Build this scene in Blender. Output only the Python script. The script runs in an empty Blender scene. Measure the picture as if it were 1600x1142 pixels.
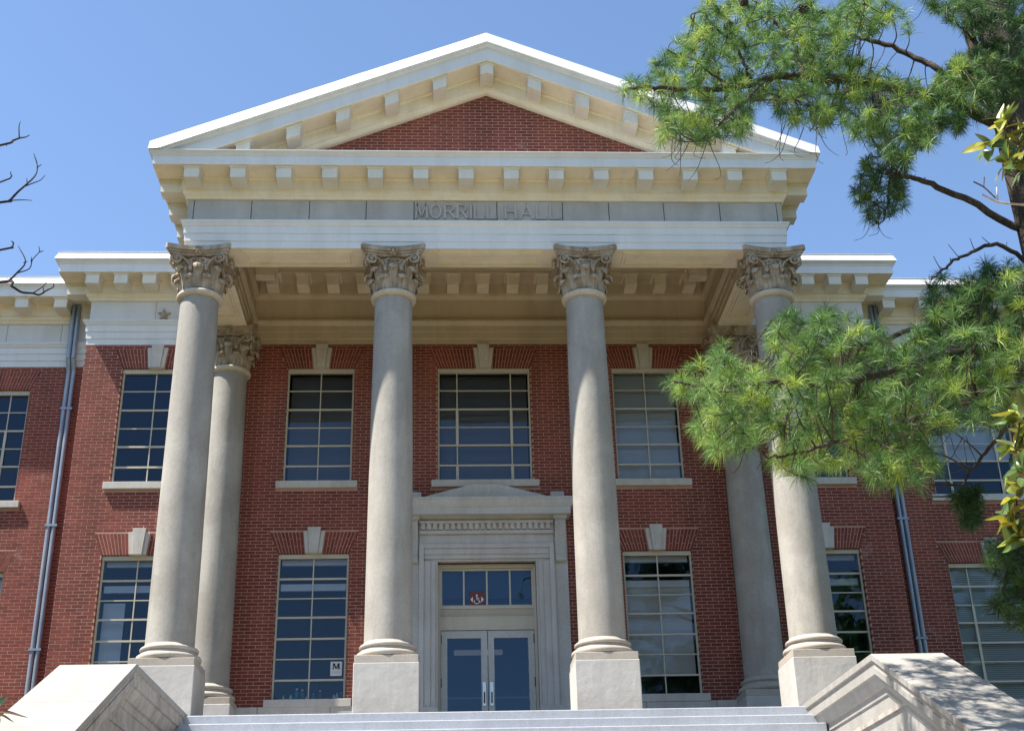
import bpy, math, random
import numpy as np
from mathutils import Vector, Matrix
R = math.radians
rng = random.Random(7)
sc = bpy.context.scene
COL = sc.collection

# ------------------------------------------------------------------ camera
CW, CH, CF = 1600.0, 1142.0, 2031.1654
CAM = np.array([-0.8750, -21.7164, -3.7642])
YAW, PITCH, ROLL = 0.0585, 0.4353, -0.0264
_fw = np.array([math.sin(YAW)*math.cos(PITCH), math.cos(YAW)*math.cos(PITCH), math.sin(PITCH)])
_r0 = np.array([math.cos(YAW), -math.sin(YAW), 0.0]); _u0 = np.cross(_r0, _fw)
_rt = math.cos(ROLL)*_r0 + math.sin(ROLL)*_u0
_up = -math.sin(ROLL)*_r0 + math.cos(ROLL)*_u0
cd = bpy.data.cameras.new('camera'); cam = bpy.data.objects.new('camera', cd); COL.objects.link(cam)
M4 = Matrix(((_rt[0], _up[0], -_fw[0], CAM[0]), (_rt[1], _up[1], -_fw[1], CAM[1]), (_rt[2], _up[2], -_fw[2], CAM[2]), (0, 0, 0, 1)))
cam.matrix_world = M4
cd.sensor_fit = 'HORIZONTAL'; cd.sensor_width = 36.0; cd.lens = 36.0*CF/CW
cd.clip_start = 0.1; cd.clip_end = 3000
sc.camera = cam

def ray(u, v): return _fw + _rt*(u-CW/2)/CF - _up*(v-CH/2)/CF
def onY(u, v, Y):
    d = ray(u, v); p = CAM + d*(Y-CAM[1])/d[1]; return Vector(p)
def proj(P):
    v = np.array(P)-CAM; z = v@_fw
    return CW/2+CF*(v@_rt)/z, CH/2-CF*(v@_up)/z, z

# ------------------------------------------------------------------ world, sun, exposure
SUN_E, SUN_A = 60.4, 17.0          # elevation; degrees in front of the facade plane, from the left
w = bpy.data.worlds.new('World'); sc.world = w; w.use_nodes = True
nt = w.node_tree; nt.nodes.clear()
sky = nt.nodes.new('ShaderNodeTexSky'); sky.sky_type = 'NISHITA'; sky.sun_disc = False
sky.sun_elevation = R(SUN_E); sky.sun_rotation = R(270-SUN_A)
sky.air_density = 1.0; sky.dust_density = 0.2; sky.ozone_density = 3.0; sky.altitude = 280
bg = nt.nodes.new('ShaderNodeBackground'); bg.inputs['Strength'].default_value = 0.112
wo = nt.nodes.new('ShaderNodeOutputWorld')
nt.links.new(sky.outputs[0], bg.inputs[0]); nt.links.new(bg.outputs[0], wo.inputs[0])
sd = bpy.data.lights.new('sun', 'SUN'); sd.energy = 5.0; sd.angle = R(0.53); sd.color = (1.0, 0.945, 0.86)
sun = bpy.data.objects.new('sun', sd); COL.objects.link(sun)
SDIR = Vector((-math.cos(R(SUN_E))*math.cos(R(SUN_A)), -math.cos(R(SUN_E))*math.sin(R(SUN_A)), math.sin(R(SUN_E))))
sun.rotation_euler = SDIR.to_track_quat('Z', 'Y').to_euler(); sun.location = (-20, -10, 40)
sc.view_settings.view_transform = 'Standard'; sc.view_settings.look = 'None'
sc.view_settings.exposure = 1.15; sc.view_settings.gamma = 1.0
sc.render.engine = 'CYCLES'
sc.cycles.use_denoising = True
sc.cycles.max_bounces = 8; sc.cycles.diffuse_bounces = 4; sc.cycles.transparent_max_bounces = 12
sc.cycles.caustics_reflective = False; sc.cycles.caustics_refractive = False

# ------------------------------------------------------------------ materials
MAT = {}
def newmat(name):
    m = bpy.data.materials.new(name); m.use_nodes = True
    n = m.node_tree; b = n.nodes['Principled BSDF']; MAT[name] = m
    return m, n, b
def node(n, t, **k):
    x = n.nodes.new(t)
    for a, v in k.items():
        if a.startswith('i_'): x.inputs[a[2:].replace('_', ' ')].default_value = v
        else: setattr(x, a, v)
    return x
def noise(n, scale, detail=6, rough=.6, vec=None, dist=0):
    x = node(n, 'ShaderNodeTexNoise'); x.inputs['Scale'].default_value = scale; x.inputs['Detail'].default_value = detail
    x.inputs['Roughness'].default_value = rough; x.inputs['Distortion'].default_value = dist
    if vec: n.links.new(vec, x.inputs['Vector'])
    return x
def ramp(n, fac, stops):
    x = node(n, 'ShaderNodeValToRGB'); e = x.color_ramp.elements
    e[0].position, e[0].color = stops[0][0], stops[0][1]+(1,)
    e[1].position, e[1].color = stops[-1][0], stops[-1][1]+(1,)
    for p, c in stops[1:-1]:
        k = e.new(p); k.color = c+(1,)
    n.links.new(fac, x.inputs[0]); return x
def mixc(n, fac, a, b, mode='MIX'):
    x = node(n, 'ShaderNodeMix', data_type='RGBA', blend_type=mode)
    for s, v in ((0, fac), (6, a), (7, b)):
        if hasattr(v, 'is_linked') or hasattr(v, 'links'): n.links.new(v, x.inputs[s])
        else: x.inputs[s].default_value = v if s == 0 else (tuple(v)+(1,))[:4]
    return x.outputs[2]
def pos(n, scale=(1, 1, 1)):
    g = node(n, 'ShaderNodeNewGeometry'); mp = node(n, 'ShaderNodeMapping'); mp.inputs['Scale'].default_value = scale
    n.links.new(g.outputs['Position'], mp.inputs['Vector']); return mp.outputs[0]
def bump(n, b, h, strength=.3, dist=.01):
    x = node(n, 'ShaderNodeBump'); x.inputs['Strength'].default_value = strength; x.inputs['Distance'].default_value = dist
    n.links.new(h, x.inputs['Height']); n.links.new(x.outputs[0], b.inputs['Normal'])

def stone(name, base, dark, light, rough=.85, s1=.7, s2=6, streak=.35, fine=60, bstr=.25, lo=.38, hi=.68, bdist=.01, fv=.12):
    m, n, b = newmat(name)
    p = pos(n); ps = pos(n, (1, 1, .18))
    a = noise(n, s1, 7, .62, p); c = noise(n, s2, 5, .6, ps, .4); f = noise(n, fine, 4, .6, p)
    r1 = ramp(n, a.outputs[0], [(lo, base), (hi, light)])
    r2 = ramp(n, c.outputs[0], [(.44, (0, 0, 0)), (.72, (1, 1, 1))])
    mul = node(n, 'ShaderNodeMath', operation='MULTIPLY'); mul.inputs[1].default_value = streak
    n.links.new(r2.outputs[0], mul.inputs[0])
    col = mixc(n, mul.outputs[0], r1.outputs[0], dark)
    fr = ramp(n, f.outputs[0], [(.3, (1-fv,)*3), (.7, (1+fv*.8,)*3)])
    col = mixc(n, 1.0, col, fr.outputs[0], 'MULTIPLY')
    n.links.new(col, b.inputs['Base Color']); b.inputs['Roughness'].default_value = rough
    add = node(n, 'ShaderNodeMath', operation='ADD'); n.links.new(f.outputs[0], add.inputs[0]); n.links.new(c.outputs[0], add.inputs[1])
    bump(n, b, add.outputs[0], bstr, bdist)
    return m
stone('paint_bounce', (.80, .71, .54), (.52, .43, .28), (.85, .77, .62), .55, .5, 3.0, .34, 25, .03, fv=.035)  # cream for undersides, warm ground bounce put into the colour
stone('paint_skylit', (.70, .70, .69), (.50, .48, .43), (.76, .76, .755), .5, .5, 3.0, .30, 25, .03, fv=.03)  # same trim on front faces, cool skylight put into the colour
stone('paint_block', (.72, .67, .56), (.48, .41, .29), (.77, .73, .64), .5, .5, 3.0, .28, 25, .03, fv=.03)  # in-between tint for the modillions, part bounce and part skylight
stone('paint_inner_shade', (.56, .46, .315), (.34, .26, .16), (.63, .53, .38), .6, .6, 2.5, .4, 25, .04, fv=.04)  # inner copy of the trim, deep portico shade put into the colour
stone('frieze_pale', (.64, .63, .61), (.45, .42, .38), (.70, .69, .68), .9, .9, 2.0, .25, 30, .06, fv=.04)
stone('paint_trim', (.54, .49, .38), (.38, .33, .23), (.60, .55, .44), .5, .6, 5, .2, 30, .03, fv=.05)
stone('paint_grey', (.50, .50, .48), (.40, .40, .38), (.55, .55, .53), .45, .6, 5, .2, 30, .05)
stone('frieze_stone', (.42, .41, .40), (.22, .19, .16), (.53, .52, .51), .9, .9, 2.0, .32, 30, .08, fv=.06)
stone('column_stone', (.335, .31, .27), (.21, .185, .155), (.42, .395, .35), .9, .9, 3, .45, 18, .16, bdist=.03, lo=.42, hi=.62, fv=.07)
stone('base_stone', (.42, .37, .31), (.29, .235, .18), (.49, .44, .38), .85, 1.2, 5, .3, 40, .2)
stone('capital_stone', (.36, .28, .195), (.12, .075, .042), (.48, .41, .325), .9, 5, 9, .55, 40, .4, lo=.40, hi=.60)
stone('astragal_stone', (.55, .46, .34), (.36, .27, .18), (.62, .55, .44), .85, 2.5, 5, .35, 40, .15)
stone('pedestal_stone', (.50, .475, .44), (.34, .31, .28), (.57, .545, .51), .85, 1.4, 3, .3, 5, .2, bdist=.04, fv=.05)
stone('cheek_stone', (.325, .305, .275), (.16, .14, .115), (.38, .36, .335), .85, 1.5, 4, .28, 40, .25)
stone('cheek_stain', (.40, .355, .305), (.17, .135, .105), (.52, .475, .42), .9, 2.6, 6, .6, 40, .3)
stone('step_paint', (.40, .42, .455), (.30, .31, .33), (.46, .48, .52), .6, 1.2, 9, .35, 30, .15)
stone('porch_paint', (.20, .19, .18), (.14, .13, .12), (.24, .23, .22), .6, 1.2, 9, .35, 30, .15)
stone('door_stone', (.54, .515, .475), (.36, .32, .275), (.62, .595, .56), .85, 1.0, 5, .35, 40, .12)
stone('sill_stone', (.55, .51, .45), (.36, .32, .27), (.62, .58, .53), .85, 2, 6, .35, 40, .15)
stone('concrete', (.50, .375, .22), (.40, .29, .165), (.55, .42, .26), .9, .8, 3, .3, 30, .2)
stone('bark', (.085, .065, .052), (.02, .015, .012), (.19, .155, .13), .95, 3.5, 16, .75, 50, 1.0, bdist=.05)
stone('twig_bark', (.055, .042, .034), (.02, .016, .013), (.10, .08, .066), .9, 5, 20, .5, 60, .6)
stone('bare_bark', (.022, .016, .017), (.01, .008, .008), (.04, .03, .03), .9, 5, 20, .5, 60, .4)
stone('pale_twig', (.42, .38, .36), (.2, .17, .15), (.52, .49, .47), .9, 5, 20, .5, 60, .4)
stone('roofing', (.55, .54, .53), (.3, .27, .25), (.66, .65, .64), .6, .8, 5, .3, 20, .1)
stone('roof_worn', (.34, .27, .25), (.20, .15, .13), (.46, .40, .38), .9, 3, 6, .4, 30, .2)
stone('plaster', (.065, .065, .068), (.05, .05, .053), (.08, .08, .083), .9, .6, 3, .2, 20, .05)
stone('dark_floor', (.10, .085, .07), (.07, .06, .05), (.13, .11, .09), .6, .6, 3, .2, 20, .05)
stone('pipe_metal', (.26, .31, .37), (.15, .18, .22), (.34, .38, .43), .38, 2, 7, .35, 40, .08)
MAT['pipe_metal'].node_tree.nodes['Principled BSDF'].inputs['Metallic'].default_value = .35
stone('cone_scale', (.06, .04, .03), (.03, .02, .015), (.1, .07, .05), .8, 9, 20, .4, 60, .3)

def brickmat():
    m, n, b = newmat('brick')
    g = node(n, 'ShaderNodeNewGeometry'); oi = node(n, 'ShaderNodeObjectInfo')
    add = node(n, 'ShaderNodeMath', operation='ADD'); fr = node(n, 'ShaderNodeMath', operation='FRACT')
    n.links.new(g.outputs['Random Per Island'], add.inputs[0]); n.links.new(oi.outputs['Random'], add.inputs[1]); n.links.new(add.outputs[0], fr.inputs[0])
    r = ramp(n, fr.outputs[0], [(0, (.185, .041, .026)), (.3, (.215, .048, .030)), (.65, (.24, .055, .035)), (.9, (.27, .066, .042)), (1, (.195, .050, .033))])
    a = noise(n, .55, 7, .65, pos(n), .3); f = noise(n, 45, 5, .65, pos(n)); pat = noise(n, 1.7, 8, .7, pos(n), .6)
    ra = ramp(n, a.outputs[0], [(.3, (.76, .76, .80)), (.7, (1.20, 1.17, 1.12))])
    c = mixc(n, 1.0, r.outputs[0], ra.outputs[0], 'MULTIPLY')
    rf = ramp(n, f.outputs[0], [(.3, (.78, .76, .76)), (.72, (1.16, 1.16, 1.16))])
    c = mixc(n, 1.0, c, rf.outputs[0], 'MULTIPLY')
    st = noise(n, 1.6, 5, .6, pos(n, (1, 1, .07)), .2); rs = ramp(n, st.outputs[0], [(.35, (.74, .74, .76)), (.62, (1.08, 1.08, 1.08))]); c = mixc(n, 1.0, c, rs.outputs[0], 'MULTIPLY')
    rp = ramp(n, pat.outputs[0], [(.62, (0, 0, 0)), (.78, (.45, .45, .45))])     # lime bloom
    c = mixc(n, rp.outputs[0], c, (.52, .42, .37))
    n.links.new(c, b.inputs['Base Color']); b.inputs['Roughness'].default_value = .85
    bump(n, b, f.outputs[0], .06, .003)
brickmat()
stone('mortar', (.45, .25, .185), (.30, .15, .105), (.57, .35, .27), .95, .8, 4, .35, 60, .1)

def plain(name, col, rough=.5, metal=0, spec=.5):
    m, n, b = newmat(name); b.inputs['Base Color'].default_value = col+(1,); b.inputs['Roughness'].default_value = rough
    b.inputs['Metallic'].default_value = metal; b.inputs['Specular IOR Level'].default_value = spec
    f = noise(n, 35, 3, .5, pos(n)); bump(n, b, f.outputs[0], .04, .004)
    return m
plain('sign_maroon', (.13, .014, .010), .4); plain('white_print', (.8, .8, .78), .5); plain('black_print', (.02, .02, .02), .6)
plain('paper', (.70, .70, .69), .8); plain('steel', (.45, .46, .47), .25, .9); plain('black_metal', (.02, .02, .02), .5)
plain('blind_white', (.82, .83, .84), .6); plain('shade_cloth', (.72, .71, .67), .9)
plain('teal_glass', (.02, .22, .24), .15); plain('white_plastic', (.7, .7, .68), .4); plain('amber_plastic', (.25, .06, .03), .3); plain('green_plastic', (.06, .16, .06), .4)
plain('pane_lift_grey', (.17, .17, .18), .95)  # for sheets added behind upper windows to lift black panes
plain('dark_void', (.02, .02, .022), .9)
m, n, b = newmat('tube_lamp'); b.inputs['Base Color'].default_value = (.6, .48, .44, 1)
b.inputs['Emission Color'].default_value = (1, .78, .62, 1); b.inputs['Emission Strength'].default_value = .14

def glassmat(name, tint, refl):
    m = bpy.data.materials.new(name); m.use_nodes = True; n = m.node_tree; n.nodes.clear(); MAT[name] = m
    o = node(n, 'ShaderNodeOutputMaterial'); t = node(n, 'ShaderNodeBsdfTransparent'); t.inputs[0].default_value = tint+(1,)
    g = node(n, 'ShaderNodeBsdfGlossy'); g.inputs['Roughness'].default_value = .015; g.inputs['Color'].default_value = (.60, .79, 1, 1)
    fr = node(n, 'ShaderNodeFresnel'); fr.inputs[0].default_value = refl
    mx = node(n, 'ShaderNodeMixShader'); n.links.new(fr.outputs[0], mx.inputs[0]); n.links.new(t.outputs[0], mx.inputs[1]); n.links.new(g.outputs[0], mx.inputs[2])
    f = noise(n, 1.3, 2, .5, pos(n)); bp = node(n, 'ShaderNodeBump'); bp.inputs['Strength'].default_value = .03; bp.inputs['Distance'].default_value = .05
    n.links.new(f.outputs[0], bp.inputs['Height']); n.links.new(bp.outputs[0], g.inputs['Normal'])
    n.links.new(mx.outputs[0], o.inputs[0])
glassmat('glass', (.80, .86, .92), 1.55)
glassmat('door_glass', (.42, .50, .58), 1.55)

def leafmat(name, stops, trans, rough, spec=.5, attr='tint'):
    m = bpy.data.materials.new(name); m.use_nodes = True; n = m.node_tree; b = n.nodes['Principled BSDF']; MAT[name] = m
    at = node(n, 'ShaderNodeAttribute'); at.attribute_name = attr
    if attr == 'tint': fac = at.outputs['Fac']
    else:
        oi = node(n, 'ShaderNodeObjectInfo'); fac = oi.outputs['Random']
    r = ramp(n, fac, stops)
    f = noise(n, 9, 3, .6, pos(n)); rf = ramp(n, f.outputs[0], [(.3, (.8, .8, .8)), (.7, (1.15, 1.15, 1.15))])
    c = mixc(n, 1.0, r.outputs[0], rf.outputs[0], 'MULTIPLY')
    n.links.new(c, b.inputs['Base Color']); b.inputs['Roughness'].default_value = rough; b.inputs['Specular IOR Level'].default_value = spec
    if attr == 'object':
        gb = node(n, 'ShaderNodeNewGeometry'); c2 = mixc(n, gb.outputs['Backfacing'], c, mixc(n, .25, c, (.25, .16, .06))); n.links.new(c2, b.inputs['Base Color'])
    tr = node(n, 'ShaderNodeBsdfTranslucent'); n.links.new(c, tr.inputs[0])
    mx = node(n, 'ShaderNodeMixShader'); mx.inputs[0].default_value = trans
    o = n.nodes['Material Output']; n.links.new(b.outputs[0], mx.inputs[1]); n.links.new(tr.outputs[0], mx.inputs[2]); n.links.new(mx.outputs[0], o.inputs[0])
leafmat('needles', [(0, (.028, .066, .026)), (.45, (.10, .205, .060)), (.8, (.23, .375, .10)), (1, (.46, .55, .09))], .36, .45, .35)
leafmat('magnolia_leaf', [(0, (.05, .10, .03)), (.35, (.12, .20, .04)), (.65, (.30, .33, .045)), (1, (.48, .42, .05))], .28, .3, .6, 'object')
leafmat('dark_leaf', [(0, (.018, .035, .014)), (.7, (.03, .055, .018)), (1, (.10, .04, .03))], .2, .25, .6, 'object')
m, n, b = newmat('grass')
a = noise(n, .35, 6, .6, pos(n)); r = ramp(n, a.outputs[0], [(.3, (.055, .060, .024)), (.7, (.10, .092, .04))])
n.links.new(r.outputs[0], b.inputs['Base Color']); b.inputs['Roughness'].default_value = .95
f = noise(n, 30, 4, .6, pos(n)); bump(n, b, f.outputs[0], .8, .05)

# ------------------------------------------------------------------ mesh helpers
class MB:
    def __init__(s): s.v = []; s.f = []; s.tint = None
    def add(s, vs, fs):
        o = len(s.v); s.v.extend([tuple(p) for p in vs]); s.f.extend([tuple(i+o for i in q) for q in fs]); return s
    def box(s, x0, x1, y0, y1, z0, z1, back=True):
        vs = [(x0,y0,z0),(x1,y0,z0),(x1,y1,z0),(x0,y1,z0),(x0,y0,z1),(x1,y0,z1),(x1,y1,z1),(x0,y1,z1)]
        fs = [(0,3,2,1),(4,5,6,7),(0,1,5,4),(1,2,6,5),(3,0,4,7)]
        if back: fs.append((2,3,7,6))
        return s.add(vs, fs)
    def hexa(s, vs):   # bottom 4, top 4 (same winding as box)
        return s.add(vs, [(0,3,2,1),(4,5,6,7),(0,1,5,4),(1,2,6,5),(3,0,4,7),(2,3,7,6)])
    def prism_xz(s, poly, y0, y1):   # polygon in XZ, counter-clockwise seen from -Y
        n = len(poly); vs = [(x, y0, z) for x, z in poly]+[(x, y1, z) for x, z in poly]
        fs = [tuple(range(n)), tuple(range(2*n-1, n-1, -1))]
        for i in range(n):
            j = (i+1) % n; fs.append((j, i, i+n, j+n))
        return s.add(vs, fs)
    def prism_yz(s, poly, x0, x1):
        n = len(poly); vs = [(x0, y, z) for y, z in poly]+[(x1, y, z) for y, z in poly]
        fs = [tuple(range(n)), tuple(range(2*n-1, n-1, -1))]
        for i in range(n):
            j = (i+1) % n; fs.append((j, i, i+n, j+n))
        return s.add(vs, fs)
    def sweep(s, path, prof, closed=False):
        P = [Vector((x, y)) for x, y in path]; n = len(P); dirs = []
        segs = n if closed else n-1
        for i in range(segs):
            d = (P[(i+1) % n]-P[i]).normalized(); dirs.append(Vector((d.y, -d.x)))
        vs = []
        for i in range(n):
            if closed: a, b_ = dirs[i-1], dirs[i]
            else: a, b_ = dirs[max(i-1, 0)], dirs[min(i, segs-1)]
            mdir = (a+b_); mdir = mdir/(1+a.dot(b_))
            for o, z in prof: vs.append((P[i].x+mdir.x*o, P[i].y+mdir.y*o, z))
        k = len(prof); fs = []
        for i in range(segs):
            j = (i+1) % n
            for t in range(k-1): fs.append((i*k+t, j*k+t, j*k+t+1, i*k+t+1))
        s.add(vs, fs)
        if not closed:
            pass
        return s
    def lathe(s, cx, cy, prof, seg=40):
        vs = []; k = len(prof)
        for i in range(seg):
            a = 2*math.pi*i/seg
            for r_, z in prof: vs.append((cx+r_*math.cos(a), cy+r_*math.sin(a), z))
        fs = []
        for i in range(seg):
            j = (i+1) % seg
            for t in range(k-1): fs.append((i*k+t, j*k+t, j*k+t+1, i*k+t+1))
        return s.add(vs, fs)
    def tube(s, pts, rad, seg=6, flat=1.0):
        pts = [Vector(p) for p in pts]; n = len(pts)
        if not hasattr(rad, '__len__'): rad = [rad]*n
        t0 = (pts[1]-pts[0]).normalized(); up = Vector((0, 0, 1)) if abs(t0.z) < .9 else Vector((1, 0, 0))
        N = (up-t0*up.dot(t0)).normalized(); vs = []
        for i in range(n):
            t = (pts[min(i+1, n-1)]-pts[max(i-1, 0)])
            t = t.normalized() if t.length > 1e-9 else t0
            N = (N-t*N.dot(t)); N = N.normalized() if N.length > 1e-6 else t.orthogonal().normalized(); B = t.cross(N)
            for k in range(seg):
                a = 2*math.pi*k/seg; vs.append(pts[i]+N*math.cos(a)*rad[i]+B*math.sin(a)*rad[i]*flat)
        fs = []
        for i in range(n-1):
            for k in range(seg):
                j = (k+1) % seg; fs.append((i*seg+k, i*seg+j, (i+1)*seg+j, (i+1)*seg+k))
        fs.append(tuple(range(seg-1, -1, -1))); fs.append(tuple((n-1)*seg+k for k in range(seg)))
        return s.add(vs, fs)
    def mesh(s, name, mat, smooth=False):
        me = bpy.data.meshes.new(name); me.from_pydata(s.v, [], s.f)
        if mat: me.materials.append(MAT[mat])
        if smooth: me.polygons.foreach_set('use_smooth', [True]*len(me.polygons))
        if s.tint is not None:
            at = me.attributes.new('tint', 'FLOAT', 'POINT'); at.data.foreach_set('value', s.tint)
        me.update(); return me
def link(name, me, parent=None):
    o = bpy.data.objects.new(name, me); COL.objects.link(o)
    if parent: o.parent = parent
    return o
def obj(name, mb, mat, parent=None, smooth=False, bevel=0, kind=None, label=None, auto=None):
    o = link(name, mb.mesh(name, mat, smooth or auto is not None), parent)
    if auto is not None: o.data.set_sharp_from_angle(angle=R(auto))
    if bevel:
        bm_ = o.modifiers.new('edge', 'BEVEL'); bm_.width = bevel; bm_.segments = 2; bm_.limit_method = 'ANGLE'; bm_.angle_limit = R(40)
    if kind: o['kind'] = kind
    if label: o['label'] = label
    return o
def thing(name, label, cat, loc=(0, 0, 0), group=None):
    o = bpy.data.objects.new(name, None); COL.objects.link(o); o['label'] = label; o['category'] = cat
    if group: o['group'] = group
    o.empty_display_size = .3
    return o
def tag(o, label, cat, group=None):
    o['label'] = label; o['category'] = cat
    if group: o['group'] = group
    return o

# ------------------------------------------------------------------ measured levels (m, porch floor = 0)
S = 3.6; COLX = (-1.5*S, -.5*S, .5*S, 1.5*S)
D, DW = 3.75, 4.87                    # pavilion wall face, wing wall face
YA, XF, OV = -.393, 5.693, .685       # portico frieze plane, half width, cornice overhang
XP = 8.512                            # pavilion half width
ZAB, ZFR0, ZFR1, ZSOF, ZC1 = 8.60, 9.175, 9.65, 10.07, 10.335
ZCAP, ZSH0, ZPED = 7.66, 1.21, .94
RB, RT = .4025, .3474
ZL0, ZL1, ZU0, ZU1 = 1.04, 3.94, 5.47, 8.05
FLOOR = -.045

# ------------------------------------------------------------------ ground (structure)
g = MB()
ys = [-900, -60, -19, -17, -15, -13, -11, -9, -7.6, -6.8, 4.9, 60, 900]
def gz(y): 
    t = min(1, max(0, (-7.2-y)/10.0)); t = t*t*(3-2*t); return -3.02-2.4*t
xs = [-900, -40, -12, -5.9, 5.9, 12, 40, 900]
vs = [(x, y, gz(y)) for y in ys for x in xs]; k = len(xs)
g.add(vs, [(j*k+i, j*k+i+1, (j+1)*k+i+1, (j+1)*k+i) for j in range(len(ys)-1) for i in range(k-1)])
o = obj('ground', g, 'grass', smooth=True); o['kind'] = 'structure'
g = MB(); yy = [y for y in np.linspace(-40, -7.0, 40)]
vs = [(x, y, gz(y)+.012) for y in yy for x in (-4.8, 4.8)]
g.add(vs, [(2*j, 2*j+1, 2*j+3, 2*j+2) for j in range(len(yy)-1)])
o = obj('paved_walk', g, 'concrete'); o['kind'] = 'structure'

# ------------------------------------------------------------------ the hall
hall = thing('brick_hall', 'red brick college hall with four-column cream portico, pediment and MORRILL HALL frieze', 'building')

BL, BC, JT = .2267, .0703, .011       # brick pitch, course, joint
BRICK_Z0 = .90
brick_pool = []                       # (score, mesh-box) to pick the 300 largest in view
def wall_bricks(name, Y, x0, x1, z0, z1, openings, arches=(), tri=None, flip=None):
    """front-facing brick wall: returns list of bricks (x0,x1,z0,z1); openings (xa,xb,za,zb); arches (cx, hw0, hw1, za, zb)"""
    out = []; nrow = int((z1-z0)/BC)+1
    for r_ in range(nrow):
        za = z0+r_*BC+JT; zb = min(z0+(r_+1)*BC, z1)
        if zb-za < .02: continue
        a0, a1 = x0, x1
        if tri:
            hw = tri(za)
            if hw < .05: continue
            a0, a1 = max(x0, -hw), min(x1, hw)
        cuts = []
        for (xa, xb, oa, ob) in openings:
            if zb > oa+.005 and za < ob-.005: cuts.append((xa, xb))
        for (cx, h0, h1, oa, ob) in arches:
            if zb > oa+.01 and za < ob-.01:
                t = max(0, min(1, (za-oa)/(ob-oa))); h = h0+(h1-h0)*t; cuts.append((cx-h, cx+h))
        iv = [(a0, a1)]
        for (xa, xb) in cuts:
            nv = []
            for (p, q) in iv:
                if xb <= p or xa >= q: nv.append((p, q)); continue
                if xa > p: nv.append((p, xa))
                if xb < q: nv.append((xb, q))
            iv = nv
        off = (.5 if r_ % 2 else 0)*BL
        for (p, q) in iv:
            i0 = math.floor((p-off)/BL)
            x = i0*BL+off
            while x < q:
                xa = max(p, x+JT*.5); xb = min(q, x+BL-JT*.5)
                if xb-xa > .025: out.append((xa, xb, za, zb))
                x += BL
    return out
def brick_box(mb, Y, b):
    j = rng.uniform(-.0006, .0006); e = .0012
    xa, xb, za, zb = b
    xa += rng.uniform(0, e); xb -= rng.uniform(0, e); za += rng.uniform(0, e); zb -= rng.uniform(0, e)
    mb.box(xa, xb, Y+j, Y+.10, za, zb, back=False)
def core_wall(mb, Y, x0, x1, z0, z1, openings, th=.34, grow=.007):
    zs = sorted(set([z0, z1]+[z for o_ in openings for z in (o_[2]-grow, o_[3]+grow) if z0 < z < z1]))
    for za, zb in zip(zs, zs[1:]):
        zm = (za+zb)/2; cuts = sorted((o_[0]-grow, o_[1]+grow) for o_ in openings if o_[2]-grow < zm < o_[3]+grow and o_[0] < x1 and o_[1] > x0)
        x = x0
        for a_, b_ in cuts:
            if a_ > x: mb.box(x, a_, Y+.0012, Y+th, za, zb)
            x = max(x, b_)
        if x < x1: mb.box(x, x1, Y+.0012, Y+th, za, zb)

WIN = []   # (cx, halfwidth, z0, z1, Y, kind)
for sx in (-1, 1):
    WIN += [(sx*3.48, .709, ZL0, ZL1, D, 'low'), (sx*3.48, .709, ZU0, ZU1, D, 'up'),
            (sx*6.972, .709, ZL0, ZL1, D, 'low'), (sx*6.972, .709, ZU0, ZU1, D, 'up')]
    for cx in (10.93, 14.4):
        WIN += [(sx*cx, .995, ZL0, ZL1, DW, 'low3'), (sx*cx, .995, ZU0, ZU1, DW, 'up3')]
WIN.append((0, .9917, ZU0, ZU1, D, 'up3'))
def ops(Y): return [(c-h, c+h, a, b_) for c, h, a, b_, y, k in WIN if y == Y]
def arcs(Y): return [(c, h+.02, h+.20, b_, min(b_+.45, 8.595)) for c, h, a, b_, y, k in WIN if y == Y]
DOOR_OPEN = (-1.62, 1.62, -.05, 5.0)

wall_specs = [
    ('main_wall', D, -XP, XP, ops(D)+[(-1.02, 1.02, -.2, 3.76)], arcs(D), ops(D)+[(-1.35, 1.35, -.2, 4.6)]),
    ('left_wing_wall', DW, -17.0, -XP+.1, ops(DW), arcs(DW), ops(DW)),
    ('right_wing_wall', DW, XP-.1, 17.0, ops(DW), arcs(DW), ops(DW))]
WALLS = {}
hidden_u = [(225, 345), (560, 650), (885, 985), (1120, 1330)]
for nm, Y, x0, x1, cops, ar, bops in wall_specs:
    mb = MB(); core_wall(mb, Y, x0 if abs(x0) > 16 else x0+.008*(x0 < 0)*(nm == 'main_wall'), x1-.008*(nm == 'main_wall'), -3.2, 10.0, cops)
    if nm == 'main_wall':          # returns of the pavilion
        for sx in (-1, 1):
            mb.box(min(sx*(XP-.008), sx*(XP-.3)), max(sx*(XP-.008), sx*(XP-.3)), D+.34, DW+.2, -3.2, 10.0)
    wo_ = obj('brick_wall', mb, 'mortar', hall, label={'main_wall': 'central red brick wall behind the columns'}.get(nm, 'red brick wing wall beside the downpipe'))
    WALLS[nm] = wo_
    key_ops = []
    for c, h, a_, b_, y, k_ in WIN:
        if y == Y: key_ops.append((c-h-.13, c+h+.13, a_-.152, a_))      # sills
    bl = wall_bricks(nm, Y, x0, x1, BRICK_Z0, ZAB+.02, bops+key_ops, ar)
    for b_ in bl:
        cx, cz = (b_[0]+b_[1])/2, (b_[2]+b_[3])/2
        u, v, z = proj((cx, Y, cz)); full = b_[1]-b_[0] > .2
        vis = 5 < u < 1595 and 5 < v < 1100 and not any(p < u < q for p, q in hidden_u) and u < 1150 and full
        brick_pool.append((((b_[1]-b_[0])/z) if vis else 0, nm, Y, b_))
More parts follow.
